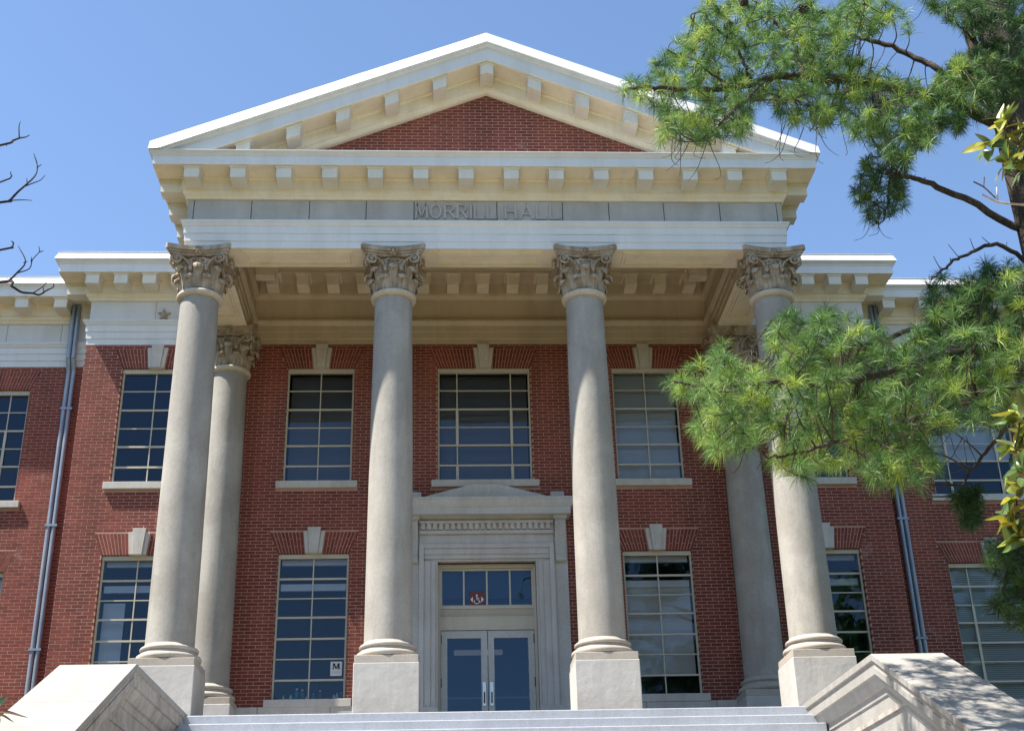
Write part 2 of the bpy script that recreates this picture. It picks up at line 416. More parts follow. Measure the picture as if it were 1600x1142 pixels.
# tympanum
TYX = lambda z: max(0, (12.16-z)/.39)
mb = MB(); mb.prism_xz([(-4.7, ZC1-.02), (4.7, ZC1-.02), (0, 12.25)], YA+.0512, YA+.35)
WALLS['tympanum'] = obj('brick_tympanum', mb, 'mortar', hall, label='triangular brick field inside the pediment')
for b_ in wall_bricks('tympanum', YA+.05, -4.6, 4.6, ZC1, 12.3, [], tri=lambda z: (12.36-z)/.405):
    u, v, z = proj(((b_[0]+b_[1])/2, YA, (b_[2]+b_[3])/2))
    brick_pool.append(((b_[1]-b_[0])/z*(1.02 if u < 990 and b_[1]-b_[0] > .2 and b_[2] > 10.9 else 0), 'tympanum', YA+.05, b_))
brick_pool.sort(key=lambda t: -t[0])
shared = {}
rest = {}
for i, (s_, nm, Y, b_) in enumerate(brick_pool):
    if i < 300:
        mb = shared.get('m')
        if mb is None:
            q = MB(); q.box(-(BL-JT)/2, (BL-JT)/2, 0, .10, 0, BC-JT, back=False); shared['m'] = q.mesh('brick', 'brick')
        o = link('brick', shared['m'], WALLS[nm]); o.location = (b_[0]+(BL-JT)/2, Y+rng.uniform(-.0006, .0006), b_[2])
    else:
        brick_box(rest.setdefault(nm, MB()), Y, b_)
for nm, mb in rest.items(): obj('brick_courses', mb, 'brick', WALLS[nm], kind='stuff')
# pavilion returns (brick side faces)
for sx in (-1, 1):
    mb = MB(); 
    for r_ in range(int((ZAB-BRICK_Z0)/BC)+1):
        za = BRICK_Z0+r_*BC+JT; zb = za+BC-JT; off = .11 if r_ % 2 else 0
        y = D+.102-off
        while y < DW:
            ya, yb = max(D+.104, y), min(DW-.004, y+BL-JT)
            if yb-ya > .03:
                xa = sx*XP; mb.box(min(xa, xa-sx*.1), max(xa, xa-sx*.1), ya, yb, za, min(zb, ZAB))
            y += BL
    obj('brick_courses', mb, 'brick', WALLS['main_wall'], kind='stuff')
# stone plinth
for (x0, x1, Y) in ((-XP-.05, -1.66, D), (1.66, XP+.05, D), (-17, -XP-.05, DW), (XP+.05, 17, DW)):
    mb = MB(); n_ = max(1, int((x1-x0)/1.3)); st = (x1-x0)/n_
    par = obj('stone_plinth', MB().box(x0+.004, x1-.004, Y-.03, Y+.2, -3.2, BRICK_Z0-.012), 'sill_stone', hall)
    for i in range(n_): obj('plinth_block', MB().box(x0+i*st+.006, x0+(i+1)*st-.006, Y-.06, Y+.1, -3.2 if abs(x0) > 5 else -.2, BRICK_Z0+.004), 'sill_stone', par, bevel=.006)
# building shell so that rooms are closed and dark
mb = MB(); mb.box(-17, 17, 17.8, 18, -3.2, 10.3); mb.box(-17.2, -17, DW, 18, -3.2, 10.3); mb.box(17, 17.2, DW, 18, -3.2, 10.3)
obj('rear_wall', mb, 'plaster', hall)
mb = MB(); mb.box(-17.2, 17.2, DW-.2, 18, 10.3, 10.42); mb.box(-XP, XP, D-.05, DW-.2, 10.302, 10.418)
obj('flat_roof', mb, 'roofing', hall)
mb = MB()
for z in (.1, 4.55): mb.box(-17, 17, DW+.36, 17.8, z-.15, z+.15); mb.box(-XP+.35, XP-.35, D+.36, DW+.36, z-.149, z+.149)
mb.box(-17, 17, DW+.36, 17.8, 8.9, 9.1); mb.box(-XP+.35, XP-.35, D+.36, DW+.36, 8.901, 9.099)
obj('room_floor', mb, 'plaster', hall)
mb = MB(); mb.box(-16.9, 16.9, 10.5, 10.62, .25, 8.9)
for x in (-8.7, -5.2, -1.75, 1.75, 5.2, 8.7): mb.box(x-.06, x+.06, DW+.5 if abs(x) > 8 else D+.5, 10.49, .25, 8.9)
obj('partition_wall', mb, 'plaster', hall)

# ------------------------------------------------------------------ windows
UP_ROWS = [8.05, 7.95, 7.547, 7.113, 6.70, 6.29, 5.839, 5.47]
LOW_ROWS = [3.94, 3.85, 3.439, 3.041, 2.657, 2.234, 1.838, 1.429, 1.04]
def voussoirs(cx, hw0, hw1, z0, z1, Y, key_hw0, key_hw1):
    mb = MB(); n_ = int(round(2*hw1/.078))
    if n_ % 2: n_ += 1
    zm = [(z0+z1)/2-.08, (z0+z1)/2+.08]
    for i in range(n_):
        f0, f1 = -1+2*i/n_, -1+2*(i+1)/n_
        pad = .0065
        def xat(f, z):
            t = (z-z0)/(z1-z0); return cx+f*(hw0+(hw1-hw0)*t)
        fm = (f0+f1)/2
        if abs(fm)*((hw0+hw1)/2) < (key_hw0+key_hw1)/2-.03: continue
        m_ = zm[i % 2]
        for za, zb in ((z0+.004, m_-.005), (m_+.005, z1-.004)):
            y0 = Y-.0012+rng.uniform(-.0004, .0004)
            a_, b_, c_, d_ = xat(f0, za)+pad, xat(f1, za)-pad, xat(f1, zb)-pad, xat(f0, zb)+pad
            mb.hexa([(a_, y0, za), (b_, y0, za), (b_, Y+.09, za), (a_, Y+.09, za), (d_, y0, zb), (c_, y0, zb), (c_, Y+.09, zb), (d_, Y+.09, zb)])
    return mb
def keystone(cx, z0, ztop, Y, cut):
    mb = MB()
    def blk(h0, h1, za, zb, y): mb.hexa([(cx-h0, y, za), (cx+h0, y, za), (cx+h0, Y+.1, za), (cx-h0, Y+.1, za), (cx-h1, y, zb), (cx+h1, y, zb), (cx+h1, Y+.1, zb), (cx-h1, Y+.1, zb)])
    zt = min(ztop+.085, cut); blk(.088, .133, z0-.012, zt, Y-.085)
    zf = min(ztop+.01, cut-.06)
    for s_ in (-1, 1):
        mb.hexa([(cx+s_*.091-(.075 if s_ < 0 else 0), Y-.05, z0), (cx+s_*.091+(.075 if s_ > 0 else 0), Y-.05, z0), (cx+s_*.091+(.075 if s_ > 0 else 0), Y+.1, z0), (cx+s_*.091-(.075 if s_ < 0 else 0), Y+.1, z0),
                 (cx+s_*.131-(.088 if s_ < 0 else 0), Y-.05, zf), (cx+s_*.131+(.088 if s_ > 0 else 0), Y-.05, zf), (cx+s_*.131+(.088 if s_ > 0 else 0), Y+.1, zf), (cx+s_*.131-(.088 if s_ < 0 else 0), Y+.1, zf)])
    return mb
def make_window(cx, hw, z0, z1, Y, kind):
    up = kind.startswith('up'); three = kind.endswith('3')
    rows = UP_ROWS if up else LOW_ROWS
    yf = Y+.085; yb = yf+.055
    mb = MB(); x0, x1 = cx-hw+.003, cx+hw-.003
    head = rows[1]
    mb.box(x0, x1, yf-.03, yb+.02, head, z1-.003)                        # head
    mb.box(x0, x0+.038, yf, yb, z0, head); mb.box(x1-.038, x1, yf, yb, z0, head)
    mb.box(x0+.038, x1-.038, yf, yb, z0, z0+.03)
    vx = [cx-.576, cx+.576] if three else [cx]
    thick = {2, 4, 5} if up else {1, 3, 4, 6}
    bars = []
    for i, z in enumerate(rows[2:-1]):
        h = .019 if (i+1) in thick else .011
        mb.box(x0+.038, x1-.038, yf+(.004 if (i+1) in thick else .012), yb-.006, z-h, z+h); bars.append((z-h, z+h))
    for x in vx:
        zz = [z0+.03]+[t for b_ in sorted(bars) for t in b_]+[head]
        for za, zb in zip(zz[::2], zz[1::2]): mb.box(x-.012, x+.012, yf+.012, yb-.006, za, zb)
    if three:                                                           # opening sash in the middle
        for za, zb in ((rows[3], rows[5]), (z0+.03, rows[6 if up else 5])):
            for s_ in (-1, 1): mb.box(cx+s_*.576-.028, cx+s_*.576+.028, yf-.004, yf+.011, za, zb)
    wobj = obj('window', mb, 'paint_trim', hall)
    # panes
    zz = sorted([z0+.03]+[t for b_ in bars for t in b_]+[head]); xx = [x0+.038]+[t for x in vx for t in (x-.012, x+.012)]+[x1-.038]
    for za, zb in zip(zz[::2], zz[1::2]):
        for xa, xb in zip(xx[::2], xx[1::2]):
            t = rng.uniform(-.003, .003); t2 = rng.uniform(-.003, .003)
            p = MB(); ym = yf+.03
            p.add([(xa-.004, ym+t, za-.004), (xb+.004, ym-t, za-.004), (xb+.004, ym-t+t2, zb+.004), (xa-.004, ym+t+t2, zb+.004)], [(0, 1, 2, 3)])
            obj('pane', p, 'glass', wobj)
    # sill
    sb = MB(); sb.box(cx-hw-.125, cx+hw+.125, Y-.075, Y+.09, z0-.15, z0)
    obj('sill', sb, 'sill_stone', wobj, bevel=.008)
    cut = 8.594 if up else 99
    zt = min(z1+.45, 8.585)
    obj('flat_arch', voussoirs(cx, hw+.02, hw+.20, z1, zt, Y, .10, .17), 'brick', hall, kind='stuff')
    obj('keystone', keystone(cx, z1, zt, Y, cut+.03 if up else cut), 'sill_stone', hall, bevel=.006)
    return wobj
def shade(wobj, x0, x1, y, z0, z1, mat='shade_cloth', name='roller_shade'):
    mb = MB(); mb.box(x0, x1, y, y+.006, z0, z1); mb.box(x0, x1, y-.006, y+.014, z0-.02, z0)
    obj(name, mb, mat, wobj)
def venetian(wobj, x0, x1, y, z0, z1):
    mb = MB(); z = z0; p = .042
    while z < z1:
        mb.add([(x0, y-.012, z), (x1, y-.012, z), (x1, y+.008, z+.039), (x0, y+.008, z+.039), (x0, y-.010, z-.001), (x1, y-.010, z-.001), (x1, y+.010, z+.038), (x0, y+.010, z+.038)], [(0, 1, 2, 3), (7, 6, 5, 4)]); z += p
    mb.box(x0, x1, y-.02, y+.03, z1, z1+.06)
    obj('venetian_blind', mb, 'blind_white', wobj, kind='stuff')
for (c, h, a_, b_, Y, k_) in WIN:
    wo_ = make_window(c, h, a_, b_, Y, k_)
    xi0, xi1, yi = c-h+.06, c+h-.06, Y+.24
    if k_ == 'low':
        obj('valance', MB().box(xi0, xi1, yi-.02, yi+.05, 3.23, 3.37), 'blind_white', wo_)
        obj('valance', MB().box(xi0, xi1, yi+.0, yi+.07, 3.76, 3.9), 'blind_white', wo_)
        if c > 3 and c < 4: shade(wo_, xi0, xi1, yi+.03, 1.46, 3.24, 'shade_cloth')
        if c < -6: obj('window_backing', MB().box(xi0, xi0+.42, yi+.1, yi+.12, 1.1, 3.05), 'blind_white', wo_)
    elif k_ == 'up':
        if 3 < c < 4: shade(wo_, xi0, xi1, yi, 5.5, 8.0)
        if -4 < c < -3: obj('window_backing', MB().box(xi0, xi1, yi+.12, yi+.14, 5.5, 8.0), 'pane_lift_grey', wo_)  # grey sheet added to brighten the black panes
    elif k_ == 'low3':
        venetian(wo_, xi0, xi1, yi, 1.1, 3.85) if c > 0 else shade(wo_, xi0, xi1, yi, 1.1, 3.85, 'blind_white')
    elif k_ == 'up3' and c == 0: obj('window_backing', MB().box(xi0, xi1, yi+.12, yi+.14, 5.5, 8.0), 'pane_lift_grey', wo_)  # added grey sheet, lifts the dark glass of the centre window
    elif k_ == 'up3' and c > 5: shade(wo_, xi0, xi1, yi, 6.35, 8.0, 'blind_white')

# ------------------------------------------------------------------ columns
def spiral(cx, r0, turns, n_, sgn, start):
    out = []
    for i in range(n_):
        t = i/(n_-1); a = start+sgn*turns*2*math.pi*t; r_ = r0*(1-t)**.8+.012
        out.append((cx[0]+r_*math.cos(a), cx[1]+r_*math.sin(a)))
    return out
def make_capital():
    """composite capital about the origin, z from 0 (astragal bottom) to .94 (abacus top)"""
    mb = MB(); bell = [(.345, .12), (.35, .2), (.365, .4), (.39, .55), (.42, .68), (.43, .72)]
    mb.lathe(0, 0, bell, 32)
    def leaf(ang, zb, zt, wid, curl, rb, rt):
        nu, nv = 9, 16; front = []; back = []
        for j in range(nv):
            t = j/(nv-1); s_ = 0
            if t < .62:
                q_ = t/.62; r_ = rb+(rt-rb)*q_**1.6; z = zb+(zt-zb)*q_; wt = 1
            else:
                s_ = (t-.62)/.38; a = s_*3.5; r_ = rt+curl*.5*(1-math.cos(a)); z = zt+curl*.55*math.sin(a); wt = math.sqrt(max(.12, 1-.8*s_*s_))
            lob = 1-.17*abs(math.sin(t*11)); wv = wid*(.70+.42*math.sin(min(1, t*1.3)*math.pi*.6))*lob*wt
            for i in range(nu):
                f = -1+2*i/(nu-1); a = ang+f*wv/max(r_, .2)
                rr = r_+(.030*(1-abs(f))**.8-.010*(abs(f) > .9)+.010*math.cos(f*9.5))*(1-.7*s_)
                front.append((rr*math.cos(a), rr*math.sin(a), z-.018*f*f)); back.append(((rr-.022)*math.cos(a), (rr-.022)*math.sin(a), z-.018*f*f-.012))
        fs = []; o_ = nu*nv
        for j in range(nv-1):
            for i in range(nu-1):
                q = j*nu+i; fs.append((q, q+1, q+nu+1, q+nu)); fs.append((o_+q+nu, o_+q+nu+1, o_+q+1, o_+q))
        for j in range(nv-1):
            q = j*nu; fs.append((q+nu, o_+q+nu, o_+q, q)); q = j*nu+nu-1; fs.append((q, o_+q, o_+q+nu, q+nu))
        q = (nv-1)*nu; fs += [(q+i, q+i+1, o_+q+i+1, o_+q+i) for i in range(nu-1)]
        mb.add(front+back, fs)
    for i in range(8): leaf(math.pi/8+i*math.pi/4, .12, .33, .10, .095, .355, .40)
    for i in range(8): leaf(i*math.pi/4, .14, .49, .095, .135, .352, .425)
    for i in range(16):       # narrow stems between the leaves
        a = math.pi/16+i*math.pi/8; pts = [(.36*math.cos(a), .36*math.sin(a), .13), (.385*math.cos(a), .385*math.sin(a), .40), (.43*math.cos(a), .43*math.sin(a), .58)]
        mb.tube(pts, [.018, .016, .022], 5)
    # volutes and helices on the four faces
    for q in range(4):
        ca, sa = math.cos(q*math.pi/2), math.sin(q*math.pi/2)
        def T(x, dpt, z): # x along face, dpt outwards
            return (ca*x-sa*(-dpt) if False else ca*x+sa*dpt, sa*x-ca*dpt, z)
        for sg in (-1, 1):
            base = [(sg*.13, .50), (sg*.17, .58), (sg*.22, .66), (sg*.30, .705)]
            sp = spiral((sg*.385, .668), .092, 1.6, 22, -sg, math.pi/2 if True else 0)
            pts2 = base+sp
            mb.tube([T(x, .40+.30*max(0, abs(x)-.12)+.02*(i > 8), z) for i, (x, z) in enumerate(pts2)], [.020]*4+[.022-.010*i/22 for i in range(22)], 6)
            mb.tube([T(sg*.385, .45, .668), T(sg*.385, .53, .668)], [.028, .020], 8)
            sp = spiral((sg*.085, .655), .055, 1.3, 14, sg, math.pi/2)
            base = [(sg*.13, .50), (sg*.125, .58), (sg*.135, .66)]
            mb.tube([T(x, .43+.01*i/14, z) for i, (x, z) in enumerate(base+sp)], .014, 5)
            # caulicole buds
            mb.lathe(0, 0, [], 3) if False else None
            bx_ = T(sg*.145, .43, .50); mb.tube([(bx_[0], bx_[1], .44), (bx_[0], bx_[1], .49), (bx_[0], bx_[1], .55)], [.012, .045, .018], 8)
        # fleuron on the abacus
        f0 = T(0, .44, .80); f1 = T(0, .56, .81); f2 = T(0, .585, .81)
        mb.tube([f0, f1, f2], [.05, .045, .025], 9)
        for kx in range(6):
            a = kx*math.pi/3; c0 = T(.058*math.cos(a), .53, .81+.058*math.sin(a)); c1 = T(.066*math.cos(a), .585, .81+.066*math.sin(a))
            mb.tube([c0, c1], [.036, .016], 6)
    # concave abacus: two mouldings
    def abacus(z0, z1, hw, sag, n_=9):
        loop = []
        for q in range(4):
            ca, sa = math.cos(q*math.pi/2), math.sin(q*math.pi/2)
            for i in range(n_):
                t = -1+2*i/(n_-1); x = t*(hw-.045); dpt = hw-sag*(1-t*t)
                loop.append((ca*x+sa*dpt, sa*x-ca*dpt))
        n = len(loop); vs = [(x, y, z0) for x, y in loop]+[(x, y, z1) for x, y in loop]
        fs = [(i, (i+1) % n, n+(i+1) % n, n+i) for i in range(n)]+[tuple(range(n-1, -1, -1)), tuple(range(n, 2*n))]
        mb.add(vs, fs)
    abacus(.75, .80, .535, .115); abacus(.80, .845, .565, .115); abacus(.845, .938, .603, .118)
    return mb
CAPMESH = make_capital().mesh('capital', 'capital_stone'); CAPMESH.polygons.foreach_set('use_smooth', [True]*len(CAPMESH.polygons)); CAPMESH.set_sharp_from_angle(angle=R(50))
def shaft_prof(z0, z1, rb, rt, n_=14):
    out = []
    for i in range(n_+1):
        t = i/n_; r_ = rb-(rb-rt)*(.35*t+.65*t*t); out.append((r_, z0+(z1-z0)*t))
    return out
def make_column(x, y, label, pw=1.053):
    sh = MB(); sh.lathe(0, 0, shaft_prof(ZSH0-.02, ZCAP, RB, RT, 20), 48)
    c = obj('column', sh, 'column_stone', hall, smooth=True, label=label); c.location = (x, y, 0)
    bs = MB(); pr = []
    def tor(rc, zc, rr, hh, n_=8): return [(rc+rr*math.cos(a), zc+hh*math.sin(a)) for a in np.linspace(-math.pi/2, math.pi/2, n_)]
    pr = [(.3, ZPED)]+tor(.475, ZPED+.058, .06, .058)+[(.465, ZPED+.122), (.452, ZPED+.145), (.46, ZPED+.165)]+tor(.442, ZPED+.205, .038, .038)+[(.432, ZPED+.25), (.405, ZPED+.285)]
    bs.lathe(0, 0, pr, 48); obj('column_base', bs, 'base_stone', c, smooth=True)
    pd = MB(); h = pw/2; pd.box(-h+.008, h-.008, -h+.008, h-.008, ZPED-.125, ZPED-.002)
    obj('plinth', pd, 'base_stone', c, bevel=.008)
    pd = MB(); pd.box(-h-.006, h+.006, -h-.006, h+.006, FLOOR-.03 if y > 1 else -.12, ZPED-.128)
    obj('pedestal', pd, 'pedestal_stone', c, bevel=.012)
    a = MB(); a.lathe(0, 0, [(.30, ZCAP-.02)]+tor(.375, ZCAP+.05, .052, .056)+[(.36, ZCAP+.125)], 48)
    obj('astragal', a, 'astragal_stone', c, smooth=True)
    k = link('capital', CAPMESH, c); k.location = (0, 0, ZCAP)
    return c
for x, l in zip(COLX, ('leftmost front column, sunlit down its left side', 'front column left of the doors', 'front column right of the doors', 'rightmost front column partly behind pine needles')): make_column(x, 0, l)
make_column(-5.33, 3.33, 'left rear column against the brick wall'); make_column(5.33, 3.33, 'right rear column in shade against the brick wall')

# ------------------------------------------------------------------ portico entablature
P3 = [(-XF, D), (-XF, YA), (XF, YA), (XF, D)]
ARCH = [(0, ZAB), (0, 8.74), (.018, 8.745), (.018, 8.90), (.036, 8.905), (.036, 9.045), (.055, 9.06), (.085, 9.12), (.095, 9.125), (.095, 9.165), (0, 9.18)]
BED = [(-.01, ZFR1-.004), (.035, ZFR1), (.06, 9.70), (.10, 9.735), (.105, 9.765), (.105, 9.80), (.13, 9.803), (.13, 10.01), (.15, 10.03), (.165, ZSOF)]
CORONA = [(.165, ZSOF), (.575, ZSOF), (.578, ZSOF-.012), (.598, ZSOF-.012), (.60, ZSOF), (.60, 10.245), (.615, 10.25), (.615, 10.27), (.665, 10.315), (OV, 10.32), (OV, ZC1)]
CROWN = [(OV, ZC1), (OV+.012, ZC1+.005), (OV-.055, 10.515), (OV-.04, 10.52), (OV-.04, 10.535), (-.2, 10.60)]
obj('architrave', MB().sweep(P3, ARCH), 'paint_skylit', hall)
fb = MB().sweep(P3, [(-.032, 9.17), (-.032, ZFR1)]); frz = obj('frieze', fb, 'dark_void', hall)
J = [-XF, -5.586, -4.503, -3.409, -2.334, -1.422, .163, 1.424, 2.32, 3.387, 4.478, 5.596, XF]
for a_, b_ in zip(J, J[1:]):
    obj('frieze_panel', MB().box(a_+(.007 if a_ > -XF else 0), b_-(.007 if b_ < XF else 0), YA+rng.uniform(-.002, .002), YA+.031, 9.178, ZFR1-.006), 'frieze_stone', frz, bevel=.004)
for sx in (-1, 1):
    for i in range(3):
        ya, yb = YA+.034+i*1.36, YA+.034+(i+1)*1.36-.01
        obj('frieze_panel', MB().box(min(sx*XF, sx*(XF-.03)), max(sx*XF, sx*(XF-.03)), ya, min(yb, D), 9.178, ZFR1-.006), 'frieze_stone', frz)
# lettering
def letters():
    mb = MB(); z0, z1 = 9.238, 9.568; H_ = z1-z0; y0, y1 = YA-.042, YA-.002
    X = lambda zx: -1.409+(zx-50)*.001987
    def bar(p, q, w_):
        p, q = Vector(p), Vector(q); d = (q-p).normalized(); nn = Vector((-d.y, d.x))*w_/2
        poly = [p-nn, q-nn, q+nn, p+nn]; mb.prism_xz([(v.x, v.y) for v in poly], y0, y1)
    W_ = .043; Wn = .03
    def rect(xa, xb, za, zb): mb.box(xa, xb, y0, y1, za, zb)
    def serif(x, z, w_=.03): rect(x-w_-W_/2, x+w_+W_/2, z-.008 if z > z0+.1 else z, z if z > z0+.1 else z+.012)
    def L(xa, xb): rect(xa, xa+W_, z0, z1); rect(xa+W_, xb, z0, z0+.035); rect(xb-.018, xb, z0+.035, z0+.08)
    def I(xa): rect(xa, xa+W_, z0, z1)
    def arc(cx, cz, rx, rz, a0, a1, w_, n_=16):
        for i in range(n_):
            t0, t1 = a0+(a1-a0)*i/n_, a0+(a1-a0)*(i+1)/n_
            ro = [(cx+rx*math.cos(t), cz+rz*math.sin(t)) for t in (t0, t1)]; ri = [(cx+(rx-w_)*math.cos(t), cz+(rz-w_*.8)*math.sin(t)) for t in (t0, t1)]
            mb.prism_xz([ri[0], ro[0], ro[1], ri[1]] if a1 > a0 else [ri[1], ro[1], ro[0], ri[0]], y0, y1)
    def Rr(xa, xb):
        rect(xa, xa+W_, z0, z1); zm = z0+H_*.46; hr = (z1-zm)/2
        rect(xa+W_, xb-hr*.9, z1-.034, z1); rect(xa+W_, xb-hr*.9, zm, zm+.032)
        arc(xb-hr*.9, (zm+z1)/2, hr*.9, hr, -math.pi/2, math.pi/2, W_)
        bar((xa+W_+.07, zm), (xb+.01, z0+.012), W_)
    xa, xb = X(52), X(183); bar((xa+.022, z0), (xa+.05, z1), Wn); bar((xb-.022, z0), (xb-.05, z1), W_); xm = (xa+xb)/2
    bar((xa+.045, z1-.006), (xm, z0+.05), W_); bar((xb-.045, z1-.006), (xm, z0+.05), Wn)
    arc((X(192)+X(310))/2, (z0+z1)/2, (X(310)-X(192))/2, H_/2, 0, 2*math.pi, W_, 28)
    Rr(X(328), X(430)); Rr(X(450), X(550)); I(X(578)); L(X(614), X(722)); L(X(738), X(838))
    xa, xb = X(912), X(1030); rect(xa, xa+W_, z0, z1); rect(xb-W_, xb, z0, z1); rect(xa+W_, xb-W_, z0+H_*.48, z0+H_*.48+.032)
    xa, xb = X(1052), X(1198); xm = (xa+xb)/2; bar((xa+.02, z0), (xm, z1), Wn); bar((xb-.02, z0), (xm, z1), W_); rect(xm-.07, xm+.07, z0+.10, z0+.13)
    L(X(1212), X(1322)); L(X(1344), X(1452))
    return mb
obj('lettering', letters(), 'frieze_stone', frz, bevel=.013, label='raised capital letters reading MORRILL HALL')
cor = obj('cornice', MB().sweep(P3, BED+CORONA[1:5]), 'paint_bounce', hall)
obj('fascia', MB().sweep(P3, CORONA[4:]+[(-.2, ZC1+.05)]), 'paint_skylit', cor)
def modillion(mb, cx, w_=.28, y_out=(.12, .545), z0=9.815, zt=ZSOF, cap=.05):
    ya, yb = y_out
    mb.box(cx-w_/2, cx+w_/2, -yb, -ya, z0, zt-cap)
    mb.box(cx-w_/2-.025, cx+w_/2+.025, -yb-.018, -ya, zt-cap, zt-cap*.45); mb.box(cx-w_/2-.04, cx+w_/2+.04, -yb-.026, -ya, zt-cap*.45, zt-.002)
    return mb
MOD = modillion(MB(), 0).mesh('modillion', 'paint_block')
def place_mod(x, y, rz, parent):
    o = link('modillion', MOD, parent); o.location = (x, y, 0); o.rotation_euler = (0, 0, rz)
for i in range(14): place_mod(-5.57+i*(11.135/13), YA, 0, cor)
for sx in (-1, 1):
    y = YA+.12
    for i in range(5): place_mod(sx*XF, y+i*.84, -sx*math.pi/2 if sx < 0 else math.pi/2, cor) if False else place_mod(sx*XF, y+i*.84, (math.pi*1.5 if sx < 0 else math.pi/2), cor)
# raking cornice
TA = .415; ZTOP = 13.20
RK = [(-.30, .10), (.57, .02), (.61, 0), (.628, -.01), (.715, -.285), (.705, -.30), (.665, -.31), (.66, -.345), (.60, -.365), (.60, -.64), (.578, -.652), (.575, -.64), (.16, -.64), (.15, -.68), (.12, -.70), (.12, -.93), (.09, -.94), (.07, -1.0), (.03, -1.035), (-.04, -1.045)]
def rake(sx, RK, ends):
    mb = MB(); vs = []; XE = XF+OV
    for o_, h in RK:
        xe = min(XE, (ZTOP+h-(ZC1+.004))/TA)
        vs.append((0, YA-o_, ZTOP+h)); vs.append((sx*xe, YA-o_, ZTOP+h-TA*xe))
    fs = [(2*i, 2*i+1, 2*i+3, 2*i+2) if sx > 0 else (2*i, 2*i+2, 2*i+3, 2*i+1) for i in range(len(RK)-1)]
    fs = [tuple(reversed(f)) for f in fs]
    mb.add(vs, fs)
    if not ends: return mb
    xe4 = min(XE, (ZTOP-.285-(ZC1+.004))/TA); mb.add([(sx*XE, YA-.628, ZTOP-.01-TA*XE), (sx*xe4, YA-.715, ZC1+.004), (sx*XE, YA-.70, ZC1+.004)], [(0, 1, 2)])
    # end face of the rake
    zt_ = ZTOP-TA*XE; zb_ = ZC1+.004
    e = [(YA+.3, zt_+.10), (YA-.57, zt_+.02), (YA-.61, zt_), (YA-.628, zt_-.01), (YA-.70, zb_), (YA+.3, zb_)]
    mb.add([(sx*XE, y, z) for y, z in e], [tuple(range(len(e))) if sx < 0 else tuple(reversed(range(len(e))))])
    return mb
rk = {}
for sx in (-1, 1): rk[sx] = obj('raking_cornice', rake(sx, RK[9:], False), 'paint_bounce', hall); obj('fascia', rake(sx, RK[:10], True), 'paint_skylit', rk[sx])
def rake_mod(cx, sgn):
    mb = MB(); w_ = .255
    def zt(x, dz): return ZTOP-TA*abs(x)+dz
    def slab(xa, xb, ya, yb, dt, db, floor_=ZC1+.005):
        xsn = [xa, 0, xb] if xa < 0 < xb else [xa, xb]
        for p, q in zip(xsn, xsn[1:]):
            zb0, zb1 = max(floor_, zt(p, db)), max(floor_, zt(q, db)); z0_, z1_ = zt(p, dt), zt(q, dt)
            if z0_ < zb0+.01 or z1_ < zb1+.01: z0_ = max(z0_, zb0+.004); z1_ = max(z1_, zb1+.004)
            mb.hexa([(p, YA-yb, zb0), (q, YA-yb, zb1), (q, YA-ya, zb1), (p, YA-ya, zb0), (p, YA-yb, z0_), (q, YA-yb, z1_), (q, YA-ya, z1_), (p, YA-ya, z0_)])
    slab(cx-w_/2, cx+w_/2, .11, .53, -.69, -.905); slab(cx-w_/2-.03, cx+w_/2+.03, .11, .555, -.643, -.69)
    return mb
obj('modillion', rake_mod(0, 0), 'paint_block', rk[1])
for sx in (-1, 1):
    for k in range(1, 6): obj('modillion', rake_mod(sx*.931*k, sx), 'paint_block', rk[sx])
# worn roofing edge that shows above the rake
for sx in (-1, 1):
    mb = MB(); x = .02
    while x < XF+OV-.1:
        w_ = rng.uniform(.10, .34); h_ = rng.choice((.012, .02, .028, .04))*rng.uniform(.7, 1.2); xa, xb = x, min(x+w_, XF+OV-.02)
        za, zb = ZTOP-TA*xa, ZTOP-TA*xb; ya, yb = YA-.60+rng.uniform(0, .03), YA+.1
        lo = [(sx*xa, ya, za-.004), (sx*xb, ya, zb-.004), (sx*xb, yb, zb+.05), (sx*xa, yb, za+.05)]; hi = [(p[0], p[1], p[2]+h_) for p in lo]
        if sx < 0: lo = [lo[1], lo[0], lo[3], lo[2]]; hi = [hi[1], hi[0], hi[3], hi[2]]
        mb.hexa(lo+hi); x += w_+rng.uniform(0, .03)
    obj('roofing_edge', mb, 'roof_worn', rk[sx], kind='stuff')
# portico roof
mb = MB(); XE = XF+OV-.03
for sx in (-1, 1):
    v = [(0, YA-.5, ZTOP+.06), (sx*XE, YA-.5, ZTOP+.06-TA*XE), (sx*XE, 9, ZTOP+.06-TA*XE), (0, 9, ZTOP+.06)]
    mb.add(v, [(0, 1, 2, 3) if sx < 0 else (3, 2, 1, 0)])
    v = [(sx*XE, YA-.5, ZC1+.01), (sx*XE, 9, ZC1+.01), (sx*XE, 9, ZTOP+.06-TA*XE), (sx*XE, YA-.5, ZTOP+.06-TA*XE)]; mb.add(v, [(0, 1, 2, 3)])
mb.add([(-XE, 9, ZC1), (XE, 9, ZC1), (XE, 9, ZTOP+.06-TA*XE), (0, 9, ZTOP+.06), (-XE, 9, ZTOP+.06-TA*XE)], [(0, 1, 2, 3, 4)])
obj('portico_roof', mb, 'roofing', hall)

